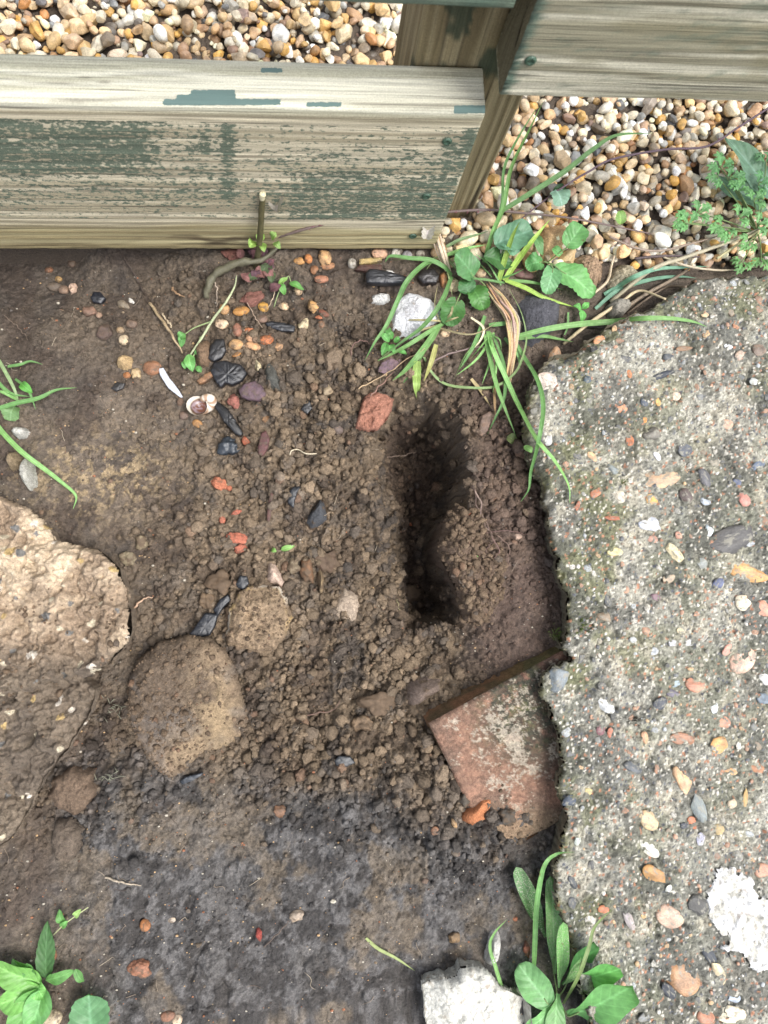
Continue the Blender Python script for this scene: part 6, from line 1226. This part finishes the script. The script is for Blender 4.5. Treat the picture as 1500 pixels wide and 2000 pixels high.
leaf(B2, (1088,1940), (1078,2050), 44, (122,186,102), .016, .02, prof='spoon')
leaf(B2, (1080,1965), (1030,2010), 30, (124,188,108), .016, .016, prof='spoon')
leaf(B2, (1100,1925), (1135,1868), 18, (122,178,100), .02, .03, prof='ovate', mat='leaf_dusty')
B3 = plantroot('grass', 1045, 1870, 'upright grass blade hooking over onto the slab, beside the leafy plant', 'grass'); blade(B3, [(1042,1900,.004),(1044,1850,.02),(1047,1780,.032),(1056,1715,.042),(1068,1682,.046),(1092,1666,.042),(1124,1664,.03)], 13, MG, twist=.2)
B3 = plantroot('grass', 985, 1960, 'grass blade curling round the white chip, left of the leafy plant', 'grass'); blade(B3, [(996,2010,.004),(985,1950,.014),(970,1895,.022),(957,1850,.024),(966,1822,.024),(990,1796,.016)], 9, LG, twist=.3)
B3 = plantroot('grass', 1140, 1900, 'browning thin grass blade rising from the leafy plant over the slab', 'grass'); blade(B3, [(1100,1960,.004),(1130,1905,.016),(1150,1850,.022),(1162,1810,.02),(1196,1776,.012)], 9, (142,168,96), twist=.4)
B3 = plantroot('cut_grass', 760, 1860, 'pale green cut grass piece lying on the wet clay', 'grass'); blade(B3, [(715,1832,.002),(738,1852,.004),(775,1872,.004),(810,1896,.001)], 8, (172,190,112), twist=.2)
# bottom left plant
B4 = plantroot('leafy_plant', 80, 1920, 'bright green seedling rosette at the bottom left edge', 'weed')
for a, b_, c_, d_, w_, cl in ((82,1920,-20,1880,46,(128,196,88)),(80,1925,-10,1965,50,(130,198,92)),(84,1930,20,2020,56,(120,190,92)),(90,1930,60,2010,50,(112,178,96)),(74,1920,86,1950,30,(128,200,96)),(70,1912,24,1872,30,(104,170,80)),(66,1905,52,1880,22,(90,150,70))): leaf(B4, (a, b_), (c_, d_), w_, cl, .012, .018, cup=.2)
leaf(B4, (90,1912), (94,1796), 34, (78,126,66), .006, .02, teeth=.1, label='narrow darker green leaf'); leaf(B4, (88,1915), (148,1895), 22, (108,172,84), .01, .018); leaf(B4, (148,1892), (164,1918), 16, (108,172,84), .018, .014)
B5 = plantroot('toothed_leaf', 180, 1980, 'dull green toothed leaf at the bottom, right of the bright rosette', 'leaf'); leaf(B5, (182,2030), (174,1940), 72, (96,150,96), .012, .016, teeth=.12, lobes=0, prof='round')
B6 = plantroot('seedling', 110, 1820, 'tiny seedling with two leaf pairs above the bright rosette', 'seedling'); stem(B6, [(104,1826,.002),(130,1802,.008),(172,1772,.008)], [.0006], (180,186,130)); leaf(B6, (125,1806), (115,1776), 16, (112,180,88), .008, .01); leaf(B6, (144,1790), (158,1776), 12, (150,190,100), .009, .01); leaf(B6, (120,1810), (132,1798), 12, (112,180,88), .008, .01)
# left grass
B7 = plantroot('grass_tuft', 32, 790, 'sparse grass tuft with drooping blades at the left edge', 'grass tuft')
for pts, w_, c_ in (([(-10,690,.012),(10,725,.016),(28,760,.012),(38,790,.004)], 9, (150,180,120)), ([(15,716,.012),(40,712,.014),(60,706,.012),(84,712,.006)], 8, MG), ([(-10,740,.012),(20,768,.014),(60,775,.008)], 9, MG),
    ([(-10,800,.01),(30,788,.016),(75,778,.02),(110,762,.018),(150,757,.010)], 11, MG), ([(-12,820,.012),(10,850,.018),(45,885,.02),(85,915,.016),(120,942,.010),(148,968,.005),(143,994,.002)], 12, LG), ([(-10,838,.01),(5,850,.01)], 9, LG),
    ([(30,740,.006),(55,762,.012),(70,800,.006)], 7, MG), ([(35,780,.004),(12,768,.012),(-10,762,.01)], 10, LG)): blade(B7, pts, w_, c_)
leaf(B7, (28,792), (20,822), 36, (116,156,96), .006, .006, prof='round', teeth=.1, label='small round scalloped leaf'); leaf(B7, (40,748), (64,768), 18, (98,176,70), .01, .012)
# scraps and roots
for k, (a, b_, c_, d_, w_, cl, lab) in enumerate(((990,852,1010,866,22,(150,170,100),'pale green oval seed leaf on the bank above the slab corner'),(530,1072,540,1078,10,(140,200,90),'tiny green scrap left of a longer green scrap'),(548,1074,576,1066,12,(150,206,104),'small bright green scrap above the pale flint chip'),(1024,872,1040,884,14,(112,160,80),'small green leaf tucked against the slab edge'),(927,1092,940,1090,12,(110,190,76),'tiny lobed green sprout on the earth lump'))):
    r_ = plantroot('leaf_scrap', a, b_, lab, 'leaf'); leaf(r_, (a, b_), (c_, d_), w_, cl, .003, .005, teeth=.1)
r_ = plantroot('pale_sprout', 955, 1110, 'pale thread-like sprout lying on the earth lump', 'sprout'); stem(r_, [(938,1094,.004),(952,1104,.005),(968,1116,.004),(984,1130,.002)], [.0005], (176,176,120)); 
r_ = plantroot('curled_sprout', 897, 897, 'curled green and white sprout on the pit rim', 'sprout'); stem(r_, [(908,882,.004),(902,895,.006),(892,908,.005),(882,914,.004),(873,906,.004),(876,898,.004)], [.0010, .0007, .0004], (150,164,90))
r_ = plantroot('white_rootlet', 592, 882, 'wavy white rootlet with a yellow end lying on the crumbs', 'root'); stem(r_, [(566,888,.003),(570,880,.005),(582,878,.006),(598,886,.006),(618,886,.004)], [.0007], (214,200,168), n=30)
RT = 'roots showing in the dug soil'
for k, (pts, r0, cl, lab) in enumerate((
 ([(908,930,.002),(920,950,.006),(938,978,.010),(940,1010,.010),(955,1036,.008)], .0010, (140,116,104), 'long pale root hanging down the bank beside the pit'),
 ([(905,925,.003),(926,962,.008),(932,990,.008),(950,1020,.008),(962,1050,.004)], .0008, (128,104,92), 'second thinner root next to the long one on the bank'),
 ([(960,1050,.008),(975,1075,.010),(965,1090,.006)], .0009, (116,86,76), 'short knotted root below the long bank root'),
 ([(948,1040,.006),(985,1036,.010),(1010,1040,.008),(1030,1044,.004)], .0006, (110,82,74), 'purplish root spreading right toward the slab'),
 ([(970,1045,.008),(995,1070,.012),(990,1100,.006),(988,1112,.003)], .0006, (122,96,82), 'thin looping root ending beside the pale sprout'),
 ([(965,1055,.006),(950,1075,.008),(960,1095,.003)], .0007, (96,72,62), 'dark root curl left of the knotted root'),
 ([(756,893,.012),(785,890,.030),(812,884,.03)], .0005, (150,128,112), 'thin hair root crossing the mouth of the pit'),
 ([(578,1405,.002),(620,1392,.006),(648,1388,.006),(664,1368,.006)], .0008, (120,92,78), 'forked dark root on the crumbs below the centre'),
 ([(684,696,.002),(690,672,.006),(712,666,.008),(724,672,.004)], .0005, (140,104,96), 'looping red hair root left of the tuft'),
 ([(255,1196,.004),(268,1180,.006),(284,1168,.006),(298,1166,.004)], .0011, (196,160,130), 'pale hooked twig by the concrete lump tip'),
 ([(845,706,.006),(880,690,.010),(920,680,.012),(950,674,.008)], .0012, (124,104,98), 'grey-purple stick under the grass blades'),
 ([(700,760,.006),(735,740,.010),(775,716,.012),(830,680,.012)], .0007, (190,160,120), 'tan dry stem running into the grass tuft'),
 ([(724,775,.012),(745,750,.010),(770,725,.010)], .0008, (150,112,96), 'reddish stem ending on the brick fragment'),
 ([(292,592,.003),(318,628,.008),(340,660,.010),(356,690,.006)], .0018, (170,146,110), 'long dry straw standing in the soil left of the seedling'),
 ([(318,612,.006),(330,632,.008),(336,640,.006)], .0010, (190,170,136), 'short straw beside the long dry straw'),
 ([(240,500,.004),(270,550,.006),(294,594,.005)], .0009, (78,64,54), 'dark root leading up under the board'),
 ([(336,562,.004),(344,572,.006),(360,580,.003)], .0012, (176,138,100), 'short curved tan twig near the board'),
 ([(8,616,.002),(38,642,.004),(54,664,.002)], .0006, (120,102,86), 'thin pale root on smooth soil near the left edge'),
 ([(205,1714,.002),(240,1724,.004),(276,1730,.002)], .0011, (176,160,136), 'pale straw sliver pressed in the dark clay, lower left'),
 ([(515,1850,.002),(540,1826,.004),(560,1804,.004),(570,1796,.003)], .0008, (98,84,74), 'dark stem below the speckled oval stone'),
 ([(612,1012,.006),(630,1008,.010),(644,1000,.006)], .0005, (170,150,126), 'fine root lying across the triangular flint'),
 ([(482,590,.006),(500,622,.010),(513,640,.004)], .0005, (176,150,126), 'fine dry stem leaning on the mottled pebble'),
 ([(540,560,.010),(530,590,.008),(516,612,.004)], .0005, (190,166,136), 'fine pale stem below the bramble foliage'),
 ([(420,545,.012),(424,575,.010),(422,600,.004)], .0006, (180,160,140), 'thin upright stem by the old bramble cane'),
 ([(776,1170,.004),(780,1190,.004),(782,1206,.002)], .0006, (150,140,100), 'tiny pale stem on the left slope of the pit'))):
    W3 = wpts(pts); W3 = splinep(W3, 14); W3[1:-1] += rp.normal(0, .0006, (12, 3)); v, f = tube(W3, [r0, r0 * 1.05, r0 * .8, r0 * .4], 40, 6, .2, k); og = np.array([v[:, 0].mean(), v[:, 1].mean(), v[:, 2].min()])
    link('root', mesh('root', v - og, f, np.tile(S(cl), (len(v), 1)) * rp.uniform(.8, 1.15, (len(v), 1)), mat=M['bark']), None, tuple(og), lab, 'root', RT)
# old grass wisps between the lump and the sandstone
for cx, cy, lab in ((218,1385,'grey wisp of dead grass between concrete lump and sandstone'), (205,1515,'small dead grass wisp below the sandstone')):
    parts = []
    for _ in range(16):
        a, b_ = cx + rp.normal(0, 12), cy + rp.normal(0, 14 if cy < 1450 else 5); an = rp.uniform(0, 6.28); L = rp.uniform(8, 20)
        v, f = tube(wpts([(a, b_, .004), (a + L * .5 * math.cos(an), b_ + L * .5 * math.sin(an), .008), (a + L * math.cos(an), b_ + L * math.sin(an), .005)]), [.0004, .0003, .0001], 6, 4); parts.append((v, f, np.tile(S((150, 150, 126)), (len(v), 1))))
    v, f, c = joinm(parts); lv, og = local(v); link('dead_grass', mesh('dead_grass', lv, f, c, mat=M['bark']), None, tuple(og), lab, 'grass', kind='stuff')

# ------------------------------------------------------------------ loose soil crumbs
rc = np.random.default_rng(3); CV = []
for k in range(10):
    if k % 3 == 0: v = stoneshape(2, rc, 1.0, .35, .8); CV.append(v); continue
    v = ICO[2][0].copy(); v *= (1 + 1.7 * (fb3(v + k * 5.1, 2.2, 3, k % 7) - .5))[:, None]; v *= np.array([1, rc.uniform(.75, 1), rc.uniform(.6, .85)]); CV.append(v)
CL = []
for k in range(6):
    v = ICO[3][0].copy(); v *= (1 + 1.1 * (fb3(v + k * 4.7, 1.6, 2, k) - .5) + .55 * (fb3(v + k, 5.0, 3, k + 1) - .5))[:, None]; v *= np.array([1, rc.uniform(.75, 1), .7]); CL.append(v)
CS = []
for k in range(10):
    if k % 2: v = stoneshape(1, rc, 1.0, .3, .8)
    else: v = ICO[1][0].copy(); v *= (1 + 1.6 * (fb3(v + k * 3.1, 2.6, 2, k % 7) - .5))[:, None]; v *= np.array([1, .8, .7])
    CS.append(v)
CT = [ICO[0][0] * np.array([1, .85, .7]) * (1 + .4 * (rc.random((12, 1)) - .5)) for _ in range(4)]
n_c = 70000; cx = rc.uniform(-.34, .34, n_c); cy = rc.uniform(-.44, .39, n_c); cz = hz(cx, cy); cpx, cpy = proj(np.stack([cx, cy, cz], -1)); crm, wet = zones(cpx, cpy)
ok = rc.random(n_c) < (.08 + .92 * crm ** 1.2) * (.3 + .7 * sm(.38, .6, fb(cx, cy, 26, 3, 2))) * (1 - .5 * wet)
sdx = sdf(cx, cy, SLAB); ok &= (sdx < .004) & (cpx > -60) & (cpy > 480) & (cpy < 2060)
ok &= ~((cpx < 700) & (cpx > 640) & (cpy < 0))
for (ex_, ey_, W_) in EXCL:
    if np.isscalar(W_) or isinstance(W_, float): ok &= np.hypot(cx - ex_, cy - ey_) > W_ * .7
    else: ok &= sdf(cx, cy, W_) < .0035
# a few crumbs do lie on the big stones' rims; the rest keep clear
ii = np.where(ok)[0][:12500]; rad = np.clip(.0008 + rc.exponential(.0011, len(ii)) * (.35 + 1.0 * crm[ii]), .0008, .0078); rad[:110] = rc.uniform(.0055, .0105, 110) * (.3 + .7 * crm[ii[:110]])
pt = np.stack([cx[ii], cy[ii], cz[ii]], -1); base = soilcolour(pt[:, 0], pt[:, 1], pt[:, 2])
from mathutils.bvhtree import BVHTree
ex_p, ex_r, ex_c = [], [], []
for o in list(scene.objects):
    nb_ = {'large broken lump of tan old concrete half buried at the left edge': 450, 'rounded tan sandstone caked in soil, biggest stone beside the concrete lump': 700, 'earth-coated flint with a chipped white rim, just above the big sandstone': 260, 'large red brick corner half buried under the slab edge, lichen and green algae on top': 150, 'smooth rounded earth lump overhanging the right side of the pit': 900}.get(o.get('label'), 0)
    if not nb_: continue
    me = o.data; vv_ = np.empty(len(me.vertices) * 3, np.float32); me.vertices.foreach_get('co', vv_); vv_ = vv_.reshape(-1, 3) + np.array(o.location); bv = BVHTree.FromPolygons([tuple(q_) for q_ in vv_.astype(float)], [tuple(p_.vertices) for p_ in me.polygons]); mn, mx_ = vv_.min(0), vv_.max(0); brick_ = 'brick' in o.name; lump_ = 'lump' in o.name
    for _ in range(nb_ * 3):
        x, y = rc.uniform(mn[0], mx_[0]), rc.uniform(mn[1], mx_[1]); hit = bv.ray_cast(Vector((x, y, .2)), Vector((0, 0, -1)))
        if hit[0] is None or hit[0].z < float(hz(x, y)) or nb_ <= 0: continue
        a_, b_ = proj(np.array(hit[0]))
        if brick_ and (b_ < 1540 + rc.normal(0, 25)) and rc.random() > .06: continue
        if a_ < 1 and rc.random() < .5: continue
        if o.name == 'sandstone_block' and rc.random() < .95 * math.exp(-((a_ - 440) / 50) ** 2 - ((b_ - 1400) / 90) ** 2): continue
        if o.name == 'concrete_lump' and not (n2(x * 30, y * 30, 2) > .55 and b_ > 1150): continue
        ex_p.append(list(hit[0])); ex_r.append(min(.0055, .0007 + rc.exponential(.0013 if o.name == 'soil_lump' else .0007))); ex_c.append(S((116, 96, 76)) * rc.uniform(.75, 1.2)); nb_ -= 1
pt = np.vstack([pt, ex_p]); rad = np.concatenate([rad, ex_r]); base = np.vstack([base, ex_c]); ii = np.arange(len(pt))
parts = []; nb = 0
for k in range(len(ii)):
    r_ = rad[k]; big = r_ > .0030 and nb < 520
    if r_ > .0072: v, f = CL[k % 6], ICO[3][1]
    elif big: v, f = CV[k % 10], ICO[2][1]; nb += 1
    elif r_ > .0025: v, f = CS[k % 10], ICO[1][1]
    else: v, f = CT[k % 4], ICO[0][1]
    v = (v * r_) @ rotm(rc, .6).T + pt[k] + np.array([0, 0, r_ * .25]); t = rc.random(); c = base[k] * rc.uniform(.8, 1.25)
    if t < .10: c = c * .6 + S((150, 128, 102)) * .4
    elif t < .13: c = c * .6 + S((146, 108, 84)) * .4
    elif t < .16: c = c * .6 + S((92, 90, 88)) * .4
    parts.append((v, f, np.tile(c, (len(v), 1))))
v, f, c = joinm(parts); link('soil_crumbs', mesh('soil_crumbs', v, f, c, mat=M['crumb']), None, None, 'loose brown soil crumbs scattered over the dug patch', 'soil crumbs', kind='stuff')
# grit: tiny pale and orange grains on the clay
parts = []
for _ in range(2600):
    a, b_ = rc.uniform(-10, 1100), rc.uniform(520, 2010); p = P(a, b_, -.04); x, y = p[0], p[1]
    if float(sdf(np.array([x]), np.array([y]), SLAB)[0]) > -.003 or float(sdf(np.array([x]), np.array([y]), HOLE)[0]) > 0: continue
    r_ = min(.0018, .00045 + rc.exponential(.00035)); v = ICO[0][0] * r_ * np.array([1.2, .9, .8]) + np.array([x, y, float(hz(x, y)) + r_ * .3]); cl = [(206,196,176),(176,116,84),(150,130,104),(120,112,106),(210,170,120),(90,80,74)][rc.integers(6)]; parts.append((v, ICO[0][1], np.tile(S(cl), (12, 1))))
v, f, c = joinm(parts); link('grit', mesh('grit', v, f, c, smooth=True, mat=M['crumb']), None, None, 'tiny pale and orange grit grains on the soil', 'grit', kind='stuff')

# fine root hairs and fibres lying in the dug soil
parts = []
for _ in range(150):
    a, b_ = rc.uniform(20, 1060), rc.uniform(560, 1980); p = P(a, b_, -.05); x, y = p[0], p[1]
    if float(sdf(np.array([x]), np.array([y]), SLAB)[0]) > -.01 or any((not np.isscalar(q_[2])) and float(sdf(np.array([x]), np.array([y]), q_[2])[0]) > -.003 for q_ in EXCL): continue
    an = rc.uniform(0, 6.28); L = rc.uniform(.006, .020); pts = []
    for t in (0, .35, .7, 1): pts.append((x + L * t * math.cos(an) + rc.normal(0, .0012), y + L * t * math.sin(an) + rc.normal(0, .0012), float(hz(x + L * t * math.cos(an), y + L * t * math.sin(an))) + .0014))
    v, f = tube(pts, [.00035, .0003, .00018], 9, 4); parts.append((v, f, np.tile(S([(150,132,112),(110,92,78),(176,160,136),(84,68,58)][rc.integers(4)]), (len(v), 1))))
v, f, c = joinm(parts); link('root_hairs', mesh('root_hairs', v, f, c, mat=M['bark']), None, None, 'fine root hairs and fibres strewn on the soil', 'root hairs', kind='stuff')
